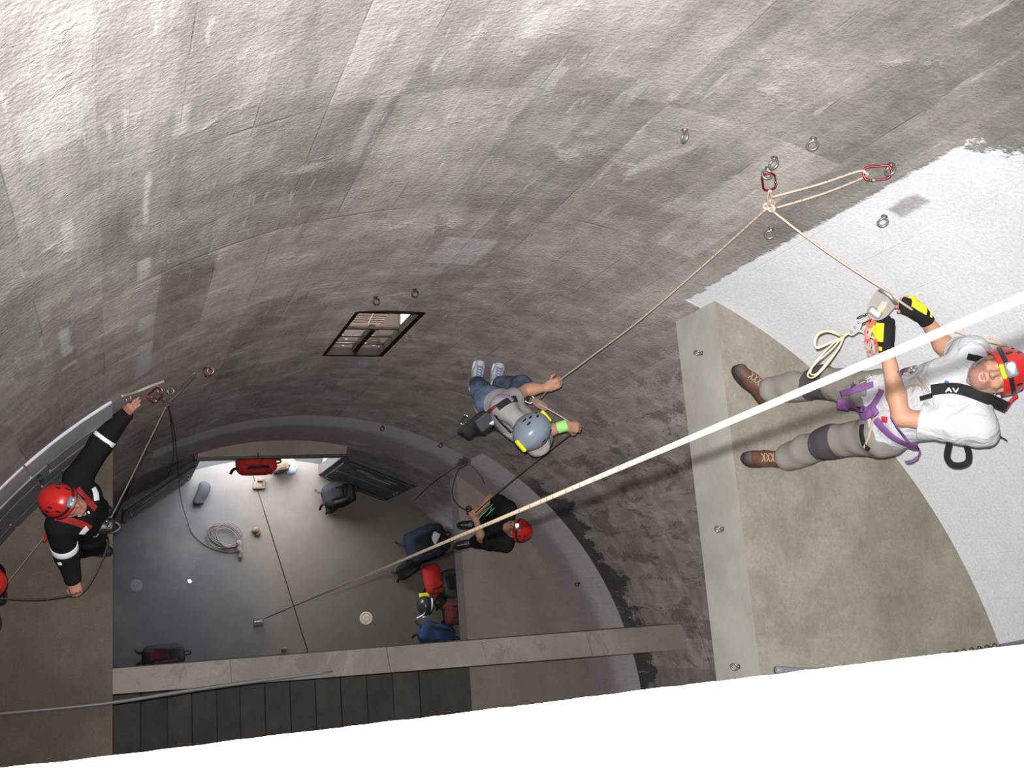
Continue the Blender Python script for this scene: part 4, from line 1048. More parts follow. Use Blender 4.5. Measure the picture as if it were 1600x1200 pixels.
pant_pr = leg + [cone(lerp(J['hip'+s], J['pel'], .2), J['pel'] + s_*l1*.055 + up1*.06, .118, .112, .05) for s, s_ in (('L', 1), ('R', -1))] + [ell(lerp(J['hip'+s], J['pel'], .25) - f1*.06 - up1*.04, V(.095, .085, .095), None, .05) for s in 'LR']
pcl = [(J['pel'] + up1*.07, up1), (V(0, 0, Z1 + .115), V(0, 0, -1))]
PANT = obj('trousers', soft(pant_pr, .007, pcl, .004, .0075, 27), M_PANT, P1)
for s in 'LR':
    c_ = J['kn'+s]; ax = nrm(J['hip'+s] - J['an'+s])
    obj('knee_patch', soft(leg, .007, [(c_ + ax*.075, ax + f1*.0), (c_ - ax*.085, -ax), (c_ - f1*.03, -f1), (c_ + l1*(.2 if s == 'R' else .12), l1*(1 if s == 'R' else 1)), (c_ - l1*.14, -l1)] if True else (), .0072, .0075, 27), M_KNEE, PANT)
M_BT = plain('brown_boot_leather', (.105, .048, .032), .6, .35, 0, .25, 60, .3); M_SOLE = plain('dark_rubber', (.030, .026, .028), .8, .2); M_LACE = plain('tan_lace', (.34, .25, .18), .8, .1); M_CAP = plain('grey_toe_rubber', (.070, .060, .062), .7, .3)
for s in 'RL': boot(P1, J['an'+s] - V(0, 0, .012), J['toe'+s], V(0, 0, 1), M_BT, M_SOLE, M_LACE, M_CAP, 1.02, .006)
# gloves
M_GLV = cloth('black_glove', (.017, .016, .018), 900, .15)
for pp, ff, wr, dd, sd in ((pR_, fR_, J['wrR'], nrm(dR), 'R'), (pL_, fL_, J['wrL'], nrm(dL), 'L')):
    el = J['el'+sd]
    pr = pp + [cone(wr - nrm(wr - el)*.045, wr + dd*.01, .033, .031, .015)] + [ff[i] for i in (0, 3, 6, 9, 12)]
    gv = obj('glove', soft(pr, .004, [(wr - nrm(wr-el)*.045, -nrm(wr-el))], .0045, .0008, 90), M_GLV, P1)
    side = np.cross(dd, tocam(wr)) * 1.0
    side = nrm(side if side @ np.array(c_up)*(1 if sd == 'R' else 0) + side @ (-np.array(c_right))*(1 if sd == 'L' else 0) > 0 else -side)
    tc = tocam(wr)
    obj('glove_panel', soft(pr, .004, [(wr + dd*.015, -dd), (wr + dd*.105, dd), (wr + side*.008, -side), (wr - tc*.005, -tc)], .0065, .0008, 90), M_YEL, gv)
    obj('cuff_tab', soft(pr, .004, [(wr - dd*.030, -dd), (wr - dd*.008, dd), (wr + side*.012, -side), (wr + tc*.0, -tc)], .0068), M_YELP, gv)
# helmet with headlamp
helmet(P1, hc - HF[:, 2]*.012 + HF[:, 1]*.008, hf, hu, M_REDH, (M_LAMP, M_GREYP, M_YELP, M_BLACKP), 1.03, M_GREYP, True)
# harness and straps, laid on the clothes
T1 = bvh(TEE, PANT, BODY)
M_PUR = cloth('purple_webbing', (.205, .095, .255), 700, .08); M_BLK = cloth('black_webbing', (.022, .021, .023), 700, .1); M_REDW = cloth('red_webbing', (.50, .04, .05), 700, .08); M_TAN = cloth('tan_webbing', (.45, .36, .25), 700, .08)
HN = worn(T1, 'harness_belt', [(1362, 642), (1372, 658), (1388, 675), (1405, 687), (1426, 695), (1432, 697)], .045, M_PUR, P1, .008, .006)
worn(T1, 'belt_tail', [(1394, 652), (1402, 666), (1412, 680), (1420, 690)], .016, M_PUR, HN, .006)
worn(T1, 'leg_strap', [(1308, 631), (1325, 634), (1345, 638), (1356, 642)], .046, M_PUR, HN, .014, .008)
worn(T1, 'leg_strap', [(1317, 615), (1334, 611), (1352, 606), (1366, 602)], .034, M_PUR, HN, .012, .007)
worn(T1, 'belay_loop', [(1356, 642), (1364, 636), (1372, 626), (1380, 610)], .032, M_PUR, HN, .012, .008)
worn(T1, 'tie_in_knot', [(1352, 650), (1360, 648), (1368, 640), (1374, 648)], .040, M_PUR, HN, .020, .014)
worn(T1, 'leg_loop', [(1349, 664), (1348, 678), (1352, 694), (1360, 702)], .034, M_BLK, HN, .008, .006)
worn(T1, 'gear_cord', [(1375, 650), (1366, 658), (1360, 680), (1352, 698)], .012, M_TAN, HN, .012, .006)
worn(T1, 'buckle', [(1381, 655), (1388, 656)], .03, M_REDW, HN, .012, .010)
cs = worn(T1, 'chest_strap', [(1456, 610), (1470, 608), (1490, 607), (1512, 611), (1540, 622), (1568, 634), (1574, 637)], .052, M_BLK, P1, .006, .005, 6, 10.02)
# white letters printed on the strap
def letter(px0, px1, py, strokes):
    for (a, b) in strokes:
        p0, n0 = onto(T1, px0 + (px1-px0)*a[0], py + a[1], .0125); p1, n1 = onto(T1, px0 + (px1-px0)*b[0], py + b[1], .0125)
        obj('strap_letter', tube([p0, lerp(p0, p1, .5), p1], .01, flat=(n0, .006, .0015)), plain('strap_print', (.75, .70, .62), .7, .2), cs)
letter(1478, 1487, 611, [((0, 3), (.5, -4)), ((.5, -4), (1, 3)), ((.25, 0), (.8, 0))])
letter(1489, 1499, 611, [((0, -4), (.5, 3)), ((.5, 3), (1, -4))])
worn(T1, 'shoulder_strap', [(1535, 562), (1525, 560), (1512, 557)], .03, M_BLK, P1, .006, .004)
worn(T1, 'shirt_badge', [(1476, 597), (1482, 599)], .018, plain('blue_print', (.04, .12, .42), .8, .1), P1, .003, .002)
worn(T1, 'chest_cord', [(1409, 618), (1418, 608), (1432, 602), (1446, 605)], .010, M_TAN, P1, .008, .006)
worn(T1, 'chest_cord', [(1436, 590), (1442, 597), (1448, 604), (1453, 612)], .010, M_TAN, P1, .008, .006)
p0, n0 = onto(T1, 1451, 620, .012)
strap_on('cord_end', [p0 + V(0, 0, .03), p0, p0 - V(0, 0, .04)], .022, M_BLK, P1, n0, .012)
p0, n0 = onto(T1, 1431, 581, .02); obj('steel_ring', xf(torus(.020, .006), frame(z=n0), p0), M_CHROME, P1)
worn(T1, 'chest_link', [(1402, 585), (1412, 584), (1424, 581)], .030, cloth('mauve_webbing', (.16, .10, .12), 700, .1), P1, .018, .008)
for (ax_, ay_) in ((1337, 603), (1350, 598), (1360, 593)):
    p0, n0 = onto(T1, ax_, ay_, .016); obj('harness_buckle', xf(box(-.018, .018, -.013, .013, -.005, .006, .003), frame(x=np.array(c_right), z=n0), p0), M_CHROME, HN, False)
# loose strap ends standing off the back
bk = [lev(1512, 692, 9.83), lev(1535, 688, 9.86), lev(1560, 682, 9.9), lev(1571, 687, 9.9)]
strap_on('strap_end', bk, .030, M_BLK, P1, V(.4, .7, .5), .004)
lp = [lev(1484, 690, 9.76), lev(1481, 703, 9.72), lev(1480, 715, 9.69), lev(1487, 725, 9.68), lev(1500, 727, 9.69), lev(1512, 722, 9.71), lev(1514, 710, 9.74), lev(1511, 698, 9.77), lev(1508, 688, 9.80)]
strap_on('strap_end', lp, .030, M_BLK, P1, V(.6, .3, -.6), .004)
strap_on('strap_end', [lev(1438, 704, 9.5), lev(1434, 714, 9.48), lev(1424, 721, 9.46), lev(1415, 722, 9.46)], .018, M_PUR, P1, V(.4, .6, .6), .004)
strap_on('strap_end', [lev(1570, 640, 10.0), lev(1580, 626, 10.02), lev(1590, 618, 10.03)], .018, M_REDW, P1, V(-.5, -.6, .6), .004)

# rope clamp (handled ascender) in the hands
AC = thing('rope_ascender', 'grey handled rope clamp with yellow catch held in both gloved hands', 'rope clamp', RDEV)
zc = tocam(RDEV); xr = nrm(rend[1] - KN); Fm = frame(x=xr, z=zc)
ac0 = lev(1381, 472, 9.86) + zc*.035
out = [(-.060, .030), (-.020, .040), (.030, .034), (.052, .012), (.050, -.050), (.030, -.085), (-.010, -.095), (-.040, -.070), (-.055, -.020)]
obj('side_plate', xf(extrude([tuple(q[:2]) for q in spline([(a, b, 0) for a, b in out], 4, True)], -.003, .003), Fm, ac0), plain('grey_cast_metal', (.23, .22, .20), .6, .25, .0, .2), AC, False)
obj('cam', xf(extrude([(-.010, .0), (.014, .012), (.022, -.020), (.012, -.050), (-.002, -.048)], .003, .014), Fm, ac0), M_BLACKP, AC, False)
obj('catch', xf(box(.010, .020, -.052, -.010, .0141, .020, .002), Fm, ac0), M_YELP, AC, False)
obj('rope_channel', xf(tube([(-.055, .034, .004), (0, .040, .006), (.05, .026, .006)], .011, 8), Fm, ac0), M_ALU, AC)
obj('grip', xf(rbx := soft([rbox((0, -.062, .004), (.034, .020, .012), .010)], .003), Fm, ac0), M_GREYP, AC)
# orange tape chain hanging from it to the harness
DC = thing('tape_chain', 'orange and red sewn tape chain hanging from the rope clamp to the harness', 'sling', lev(1369, 500, 9.8))
M_OR = cloth('orange_tape', (.62, .13, .07), 700, .15, (.55, .42, .40))
pa_ = [lev(*q) for q in ((1371, 486, 9.84), (1362, 497, 9.83), (1357, 512, 9.80), (1355, 528, 9.76), (1357, 545, 9.70), (1364, 560, 9.64))]
for k_ in range(5):
    a, b = pa_[k_], pa_[k_+1]; sd = nrm(np.cross(b-a, zc))*.011
    obj('tape_loop', tube(spline([a, lerp(a, b, .5)+sd, b, lerp(a, b, .5)-sd], 6, True), .01, closed=True, flat=(zc, .014, .004)), M_OR, DC)
pb_ = [lev(*q) for q in ((1367, 530, 9.78), (1370, 545, 9.72), (1371, 562, 9.64))]
obj('tape_loop', tube(spline(pb_, 6), .01, flat=(zc, .018, .005)), M_OR, DC)
# bundle of cream cord with a black pulley
CBN = thing('cord_bundle', 'bundle of cream cord looped in the air beside the orange tape chain', 'cord', lev(1316, 527, 9.75))
nk = lev(1317, 526, 9.76)
for (pts) in ([(1317, 526), (1300, 545), (1272, 570), (1262, 586), (1270, 590), (1285, 578), (1305, 552), (1318, 528)], [(1317, 526), (1298, 540), (1275, 565), (1266, 583), (1276, 584), (1292, 566), (1310, 545), (1318, 527)],
              [(1316, 526), (1294, 518), (1278, 524), (1274, 540), (1279, 544), (1296, 536), (1312, 532), (1318, 527)], [(1316, 526), (1298, 517), (1280, 520), (1272, 534), (1276, 542), (1290, 538), (1308, 530), (1318, 528)],
              [(1318, 527), (1325, 522), (1338, 519), (1345, 518), (1356, 524), (1368, 530)], [(1318, 525), (1326, 520), (1340, 518), (1346, 516)]):
    obj('cord', tube(spline([lev(x, y, 9.76 + .05*(1-(x-1262)/100)*0 - .0008*max(0, y-526)) for x, y in pts], 7), .0040, 6), M_CORD, CBN)
PU = thing('pulley', 'black and grey pulley clipped to the orange tape chain', 'pulley', lev(1338, 510, 9.77))
pc_ = lev(1336, 511, 9.78); FP = frame(x=nrm(lev(1345, 498, 9.8) - lev(1328, 520, 9.76)), z=zc)
for s in (-1, 1): obj('cheek', xf(extrude([tuple(q[:2]) for q in spline([(-.04, .012, 0), (0, .026, 0), (.036, .014, 0), (.040, -.010, 0), (0, -.026, 0), (-.04, -.014, 0)], 4, True)], s*.010-.002, s*.010+.002), FP, pc_), M_BLACKP, PU, False)
obj('wheel', xf(lathe([(.006, -.007), (.020, -.007), (.015, 0), (.020, .007), (.006, .007)], 18), FP, pc_), M_ALU, PU)
for x_ in (-.028, .0, .026): obj('rivet', xf(lathe([(.001, .0121), (.006, .0121), (.005, .017), (.001, .018)], 10), FP, pc_ + FP[:, 0]*x_), M_CHROME, PU)
karabiner(lev(1341, 503, 9.80), lev(1362, 494, 9.83), tocam(pc_), 'black karabiner between the pulley and the orange tape chain', M_BLACKP, .62)

# ------------------------------------------------------------------ 2. abseiler hanging against the far wall
M_TEEG = cloth('grey_tshirt', (.30, .29, .285), 700, .08); M_JEAN = cloth('blue_denim', (.050, .072, .115), 800, .2, (.085, .11, .16)); M_SHOE = plain('pale_shoe_mesh', (.42, .43, .45), .8, .2, 0, .2, 80, .2); M_WSOLE = plain('white_rubber', (.62, .63, .64), .7, .3); M_BLACE = plain('blue_lace', (.03, .13, .33), .7, .2)
M_NEON = cloth('neon_wristband', (.36, .80, .22), 700, .06)
def pose2():
    J = {k: lev(*v) for k, v in dict(pel=(784, 633, 6.72), che=(803, 654, 7.06), nek=(817, 663, 7.25), knL=(752, 611, 6.46), knR=(815, 603, 6.50), anL=(745, 598, 6.09), anR=(774, 600, 6.17), elL=(823, 609, 7.06), wrL=(853, 606, 7.18), elR=(853, 674, 7.0), wrR=(883, 665, 7.07)).items()}
    J['toeL'] = J['anL'] + V(.04, .14, -.04); J['toeR'] = J['anR'] + V(.05, .14, -.04)
    l = nrm(V(-.66, .75, 0)); lh = nrm(V(-.9, .43, 0))
    J['shL'] = J['nek'] + l*.185 - V(0, 0, .05); J['shR'] = J['nek'] - l*.185 - V(0, 0, .05)
    J['hipL'] = J['pel'] + lh*.09 - V(0, 0, .03); J['hipR'] = J['pel'] - lh*.09 - V(0, 0, .03)
    return J
J = pose2(); hc = lev(829, 674, 7.42); hf = nrm(V(.70, .66, -.15)); hu = V(.05, -.12, 1.0)
J['hed'] = hc
P2 = thing('person', 'person in grey t-shirt, jeans and blue grey helmet hanging on a rope', 'person', lev(775, 600, 5.9))
G = body_prims(J, .96); hp, HF = head_prims(hc, hf, hu)
pL_, fL_ = hand_prims(J['wrL'], MH_U - J['wrL'], V(-.2, -.3, .9), 1, .85); pR_, fR_ = hand_prims(J['wrR'], MH_D - J['wrR'], V(0, -.3, .9), -1, .85)
BODY = obj('body', soft(G['torso'] + G['neck'] + G['armL'] + G['armR'] + G['legL'] + G['legR'] + hp + pR_ + fR_ + pL_ + fL_, .0075), SKIN2, P2)
up1, l1, f1 = G['up'], G['l'], G['f']
slv = [cone(J['sh'+s], lerp(J['sh'+s], J['el'+s], .45), .064, .064, .04) for s in 'LR']
TEE = obj('t_shirt', soft(G['torso'] + slv, .009, [(J['nek'] + up1*.055, up1), (J['pel'] + up1*.095, -up1)], .012, .004, 26, [(lerp(J['nek'], hc, .65) + f1*.03, .09)]), M_TEEG, P2)
leg = []
for s in 'LR': leg += [cone(J['hip'+s], J['kn'+s], .098, .074, .04), cone(J['kn'+s], lerp(J['kn'+s], J['an'+s], .80), .074, .062, .03)]
PANT = obj('jeans', soft(leg + [cone(lerp(J['hip'+s], J['pel'], .2), J['pel'] + up1*.15, .112, .106, .05) for s in 'LR'], .009, [(J['pel'] + up1*.15, up1)], .004, .004, 34), M_JEAN, P2)
for s in 'LR': boot(P2, J['an'+s], J['toe'+s], nrm(V(-.1, -.05, 1)), M_SHOE, M_WSOLE, M_BLACE, None, .98, .009, 'shoe')
loop_strap('wristband', J['wrR'] - nrm(J['wrR']-J['elR'])*.02, J['wrR'] - J['elR'], .040, .036, V(0, 0, 1), .075, M_NEON, P2, .012)
helmet(P2, hc, hf, hu, M_GREYH, None, 1.06, M_GREYP, True, (math.pi*.5, -math.pi*.5))
T2 = bvh(TEE, PANT, BODY)
HN = worn(T2, 'harness_belt', [(778, 637), (788, 630), (798, 625), (806, 624)], .045, M_BLK, P2, .008, .006)
worn(T2, 'leg_strap', [(778, 622), (786, 620), (794, 622), (800, 628)], .03, cloth('lilac_webbing', (.22, .16, .28), 700, .1), HN, .012, .007)
worn(T2, 'shoulder_strap', [(775, 648), (782, 658), (792, 668), (800, 676)], .022, M_BLK, P2, .006)
worn(T2, 'shoulder_strap', [(768, 660), (778, 670), (790, 678), (800, 683)], .022, cloth('pale_grey_webbing', (.36, .36, .37), 700, .1), P2, .006)
worn(T2, 'red_strap', [(776, 634), (768, 640), (760, 646), (752, 652)], .022, cloth('dark_red_webbing', (.22, .03, .03), 700, .1), HN, .006, .005, 6, 6.75)
obj('white_buckle', soft([rbox(lev(774, 632, 6.92), (.032, .018, .014), .008)], .005), M_REFL, HN)
# bag on the hip
BG = thing('hip_bag', 'black bag hanging at the hip of the abseiler in jeans', 'bag', lev(752, 662, 6.75))
bc = lev(755, 660, 6.82)
obj('pouch', soft([rbox(bc, (.10, .055, .12), .04, frame(x=V(.8, .5, .1), z=V(.1, -.2, 1))), cone(bc + V(-.1, -.06, -.05), bc + V(-.14, -.04, -.12), .045, .02, .03)], .009, (), 0, .004, 40), M_BLK, BG)
obj('flap', soft([rbox(bc + V(.0, 0, .105), (.095, .05, .022), .018, frame(x=V(.8, .5, .1), z=V(.1, -.2, 1)))], .008), cloth('slate_cloth', (.06, .065, .075)), BG)
obj('bag_strap', tube(spline([bc + V(.08, .02, .1), lev(770, 640, 7.0), lev(776, 634, 6.9)], 6), .01, flat=(V(0, 0, 1), .025, .004)), M_BLK, BG)
hk = lev(725, 654, 6.6)
karabiner(lev(729, 650, 6.6), lev(721, 661, 6.55), tocam(hk), 'bright steel karabiner dangling below the hip bag', M_CHROME, .7)
obj('gear_loop', tube(spline([lev(748, 602, 6.42), lev(750, 615, 6.5), lev(758, 627, 6.62), lev(770, 633, 6.86)], 6), .005, 6), M_GREYP, None, label='thin grey cord loop hanging over the thigh of the jeans', cat='cord')
# descender
DS = thing('descender', 'bronze rope descender at the waist of the abseiler in jeans', 'descender', MDEV)
FD = frame(x=nrm(MH_D - MDEV), z=tocam(MDEV))
M_BRZ = plain('bronze_metal', (.085, .048, .034), .5, .4, .3, .25)
obj('body_plate', xf(extrude([tuple(q[:2]) for q in spline([(-.07, .0, 0), (-.04, .026, 0), (.03, .028, 0), (.065, .008, 0), (.05, -.022, 0), (-.03, -.026, 0)], 4, True)], -.014, -.009), FD, MDEV + FD[:, 0]*.03), M_BRZ, DS, False)
obj('body_plate', xf(extrude([tuple(q[:2]) for q in spline([(-.07, .0, 0), (-.04, .026, 0), (.03, .028, 0), (.065, .008, 0), (.05, -.022, 0), (-.03, -.026, 0)], 4, True)], .012, .017), FD, MDEV + FD[:, 0]*.03), M_BRZ, DS, False)
for x_ in (-.01, .06): obj('bobbin', xf(lathe([(.018, -.009), (.014, 0), (.018, .012)], 14), FD, MDEV + FD[:, 0]*x_), M_ALU, DS)
karabiner(MDEV - FD[:, 0]*.03, MDEV - FD[:, 0]*.13, tocam(MDEV), 'steel karabiner joining the bronze descender to the harness', M_ALU, .95)

# ------------------------------------------------------------------ 3. person in black on the left landing
M_SUIT = cloth('black_rescue_suit', (.013, .013, .016), 700, .2); M_RAD = plain('skin_red', (.44, .20, .15), .55, .35, 0, .1, 40)
def standing(J, px, py):
    return J
J = {k: lev(*v) for k, v in dict(shL=(122, 746, 6.14), elL=(157, 693, 6.08), wrL=(196, 646, 6.13), shR=(93, 822, 6.14), elR=(104, 868, 5.93), wrR=(114, 904, 5.86)).items()}
J.update(pel=V(-1.99, 2.13, 5.66), che=V(-2.045, 2.18, 6.02), nek=V(-2.09, 2.20, 6.23), hipL=V(-1.99, 2.22, 5.62), hipR=V(-1.99, 2.04, 5.62), knL=V(-1.95, 2.26, 5.22), knR=V(-1.95, 2.00, 5.22), anL=V(-2.05, 2.27, Z2 + .095), anR=V(-2.05, 1.99, Z2 + .095), toeL=V(-1.90, 2.28, Z2 + .04), toeR=V(-1.90, 1.97, Z2 + .04))
hc = V(-2.125, 2.185, 6.375); hf = nrm(V(.66, -.24, .72)); hu = V(-.72, .27, .66); J['hed'] = hc
P3 = thing('person', 'person in black suit with reflective bands and red helmet reaching for an anchor', 'person', V(-2.05, 2.13, Z2))
G = body_prims(J); hp, HF = head_prims(hc, hf, hu)
hL = lev(213, 625, 6.30); hR = lev(121, 927, 5.84)
pL_, fL_ = hand_prims(J['wrL'], hL - J['wrL'], V(-.3, -.2, .9), 1, .35); pR_, fR_ = hand_prims(J['wrR'], hR - J['wrR'], V(.0, -.2, 1), -1, .8)
BODY = obj('body', soft(G['torso'] + G['neck'] + G['armL'] + G['armR'] + G['legL'] + G['legR'] + hp + pR_ + fR_ + pL_ + fL_, .0075), M_RAD, P3)
face_bits(P3, hc, hf, hu)
up1, l1, f1 = G['up'], G['l'], G['f']
arm = []
for s in 'LR': arm += [cone(J['sh'+s], J['el'+s], .074, .062, .04), cone(J['el'+s], lerp(J['el'+s], J['wr'+s], .97), .062, .040, .03)]
JK = obj('jacket', soft(G['torso'] + arm, .009, [(lerp(J['nek'], hc, .12), nrm(up1 + f1*.35)), (J['pel'] - up1*.05, -up1), (J['wrL'] - nrm(J['wrL']-J['elL'])*.01, nrm(J['wrL']-J['elL'])), (J['wrR'] - nrm(J['wrR']-J['elR'])*.01, nrm(J['wrR']-J['elR']))][:2], .016, .004, 24), M_SUIT, P3)
leg = []
for s in 'LR': leg += [cone(J['hip'+s], J['kn'+s], .105, .082, .04), cone(J['kn'+s], J['an'+s] + V(0, 0, .02), .082, .072, .03)]
PT = obj('trousers', soft(leg + [cone(lerp(J['hip'+s], J['pel'], .2), J['pel'] + up1*.08, .12, .115, .05) for s in 'LR'], .011, [(J['pel'] + up1*.08, up1), (V(0, 0, Z2+.08), V(0, 0, -1))], .004, .004, 30), M_SUIT, P3)
for s in 'LR': boot(P3, J['an'+s], J['toe'+s], V(0, 0, 1), M_BLACKP, M_SOLE, M_SOLE, None, 1.02, .012, 'boot', 2)
helmet(P3, hc, hf, hu, M_REDH, (M_LENS, M_GREYP), 1.05, M_GREYP, True)
def band(c, ax, r, w, par=P3): loop_strap('reflective_band', c, ax, r, r, V(.3, .5, .8), w, M_REFL, par, .006)
band(lerp(J['elL'], J['wrL'], .12), J['wrL'] - J['elL'], .079, .05); band(lerp(J['shR'], J['elR'], .72), J['elR'] - J['shR'], .084, .05)
T3 = bvh(JK, PT, BODY)
worn(T3, 'reflective_patch', [(145, 762), (149, 772), (150, 782)], .045, M_REFL, P3, .006); worn(T3, 'reflective_patch', [(127, 834), (133, 827), (136, 824)], .05, M_REFL, P3, .006)
worn(T3, 'reflective_patch', [(78, 808), (80, 804)], .03, M_REFL, P3, .006); worn(T3, 'reflective_patch', [(93, 878), (95, 882)], .03, M_REFL, P3, .006)
M_RST = cloth('red_harness_webbing', (.36, .035, .03), 700, .1)
HN = worn(T3, 'harness_strap', [(88, 808), (105, 812), (125, 818), (140, 825)], .045, M_RST, P3, .010, .006)
worn(T3, 'harness_strap', [(120, 764), (130, 775), (140, 786), (148, 795)], .04, M_RST, P3, .010, .006)
strap_on('harness_tail', [lev(79, 818, 5.95), lev(73, 835, 5.85), lev(68, 846, 5.82)], .022, M_RST, P3, V(0, 0, 1), .004)
worn(T3, 'collar', [(124, 805), (132, 803), (139, 800)], .02, M_REFL, P3, .006)
# gloved fist and belay device in front of the waist
gl_ = lev(163, 822, 5.80)
BD = thing('belay_device', 'black belay device with steel plates in front of the black suit', 'belay device', gl_)
obj('shell', soft([rbox(gl_, (.075, .05, .035), .03, frame(x=V(1, .1, .1), z=V(0, 0, 1))), cone(gl_ + V(-.09, .02, -.01), gl_, .04, .04, .02)], .007, (), 0, .003, 50), M_BLACKP, BD)
for dx, dy in ((-.03, .02), (.015, .03), (.03, -.005)): obj('steel_plate', xf(lathe([(.001, 0), (.013, 0), (.011, .006), (.001, .008)], 12), np.eye(3), gl_ + V(dx, dy, .034)), M_CHROME, BD)
obj('link', xf(torus(.024, .006), frame(z=V(.5, 0, .8)), gl_ + V(-.06, -.05, .02)), M_ALU, BD)
rope('rope_loop', spline([LBEL, lev(184, 818, 5.72), lev(187, 824, 5.70), lev(181, 830, 5.70), lev(172, 832, 5.72)], 8), .0055, M_ROPEG, BD)

# ------------------------------------------------------------------ 4. helper in black on the deepest landing
M_TEEB = cloth('black_tshirt', (.014, .014, .015), 700, .15, (.018, .022, .019)); M_DPANT = cloth('dark_trousers', (.022, .022, .024), 700, .15)
J = {k: lev(*v) for k, v in dict(shR=(794, 795, 3.74), elR=(766, 778, 3.47), wrR=(750, 796, 3.43), shL=(789, 850, 3.74), elL=(752, 842, 3.46), wrL=(745, 815, 3.42)).items()}
J.update(pel=V(1.90, 2.06, 3.27), che=V(1.90, 2.08, 3.60), nek=V(1.915, 2.07, 3.80), hipL=V(1.905, 1.97, 3.22), hipR=V(1.905, 2.15, 3.22), knL=V(1.93, 1.99, 2.82), knR=V(1.95, 2.17, 2.82), anL=V(2.00, 2.00, Z3 + .095), anR=V(2.06, 2.20, Z3 + .095), toeL=V(1.86, 1.98, Z3 + .04), toeR=V(1.92, 2.20, Z3 + .04))
hc = lev(808, 828, 3.97); hf = nrm(V(-.66, .22, .70)); hu = V(.70, -.2, .68); J['hed'] = hc
P4 = thing('person', 'person in black t-shirt and red helmet with lit headlamp on the deepest landing', 'person', V(1.95, 2.08, Z3))
G = body_prims(J); hp, HF = head_prims(hc, hf, hu)
pL_, fL_ = hand_prims(J['wrL'], lev(742, 803, 3.42) - J['wrL'], V(.1, .0, 1), 1, .8); pR_, fR_ = hand_prims(J['wrR'], lev(741, 802, 3.45) - J['wrR'], V(.1, .1, 1), -1, .8)
BODY = obj('body', soft(G['torso'] + G['neck'] + G['armL'] + G['armR'] + G['legL'] + G['legR'] + hp + pR_ + fR_ + pL_ + fL_, .0085), SKIN2, P4)
face_bits(P4, hc, hf, hu)
up1, l1, f1 = G['up'], G['l'], G['f']
slv = [cone(J['sh'+s], lerp(J['sh'+s], J['el'+s], .55), .070, .074, .04) for s in 'LR']
TEE = obj('t_shirt', soft(G['torso'] + slv, .010, [(J['nek'] + up1*.055, up1), (J['pel'] - up1*.06, -up1)], .016, .005, 24, [(lerp(J['nek'], hc, .65) + f1*.03, .09)]), M_TEEB, P4)
leg = []
for s in 'LR': leg += [cone(J['hip'+s], J['kn'+s], .102, .08, .04), cone(J['kn'+s], J['an'+s] + V(0, 0, .02), .08, .07, .03)]
PT = obj('trousers', soft(leg + [cone(lerp(J['hip'+s], J['pel'], .2), J['pel'] + up1*.04, .118, .11, .05) for s in 'LR'], .011, [(J['pel'] + up1*.05, up1), (V(0, 0, Z3+.08), V(0, 0, -1))], .004, .004, 30), M_DPANT, P4)
for s in 'LR': boot(P4, J['an'+s], J['toe'+s], V(0, 0, 1), M_BLACKP, M_SOLE, M_GREYP, None, 1.05, .012, 'boot', 3)
helmet(P4, hc, hf, hu, M_REDH, (M_LAMP, M_GREYP), 1.05, M_GREYP, True)
T4 = bvh(TEE, PT, BODY)
worn(T4, 'shirt_print', [(758, 800), (764, 806), (768, 814)], .09, cloth('green_print', (.02, .10, .055), 700, .3), P4, .004, .003)
worn(T4, 'shirt_print', [(766, 800), (772, 806)], .05, cloth('green_print', (.02, .10, .055), 700, .3), P4, .004, .003)
M_RADIO = M_BLACKP
RD = thing('belay_device', 'small black belay device at the hands of the person on the deepest landing', 'belay device', lev(735, 799, 3.40))
obj('shell', soft([rbox(lev(736, 799, 3.40), (.05, .035, .03), .018)], .007), M_BLACKP, RD); obj('link', xf(torus(.03, .006), frame(z=V(0, .3, 1)), lev(733, 795, 3.42)), M_STEEL, RD)

# ------------------------------------------------------------------ 5. person almost outside the frame, only the red helmet shows
b5 = lev(-27, 890, 6.40)
J = dict(pel=V(0, 0, .92), che=V(0, 0, 1.28), nek=V(.05, 0, 1.46), hed=V(.085, 0, 1.60), shL=V(-.03, .165, 1.40), shR=V(-.03, -.165, 1.40), elL=V(-.04, .18, 1.12), elR=V(-.04, -.18, 1.12), wrL=V(-.02, .15, .88), wrR=V(-.02, -.15, .88), hipL=V(0, .09, .88), hipR=V(0, -.09, .88), knL=V(0, .1, .48), knR=V(0, -.1, .48), anL=V(-.02, .10, .095), anR=V(-.02, -.10, .095), toeL=V(.05, -.05, .04), toeR=V(.05, -.25, .04))
o5 = V(b5[0] - .08, b5[1] - .07, Z2); rz5 = math.radians(-10); J = {k: V(v[0]*math.cos(rz5) - v[1]*math.sin(rz5), v[0]*math.sin(rz5) + v[1]*math.cos(rz5), v[2]) + o5 for k, v in J.items()}
P5 = thing('person', 'person at the wall end of the brown landing of whom only a red helmet shows', 'person', o5)
G = body_prims(J); hp, HF = head_prims(J['hed'], V(1, 0, 0), V(0, 0, 1))
pL_, fL_ = hand_prims(J['wrL'], V(.3, 0, -1), V(0, 1, 0), 1, .4); pR_, fR_ = hand_prims(J['wrR'], V(.3, 0, -1), V(0, -1, 0), -1, .4)
obj('body', soft(G['torso'] + G['neck'] + G['armL'] + G['armR'] + G['legL'] + G['legR'] + hp + pR_ + fR_ + pL_ + fL_, .011), SKIN2, P5); face_bits(P5, J['hed'], V(1, 0, 0), V(0, 0, 1))
arm = []
for s in 'LR': arm += [cone(J['sh'+s], J['el'+s], .07, .06, .04), cone(J['el'+s], lerp(J['el'+s], J['wr'+s], .9), .06, .05, .03)]
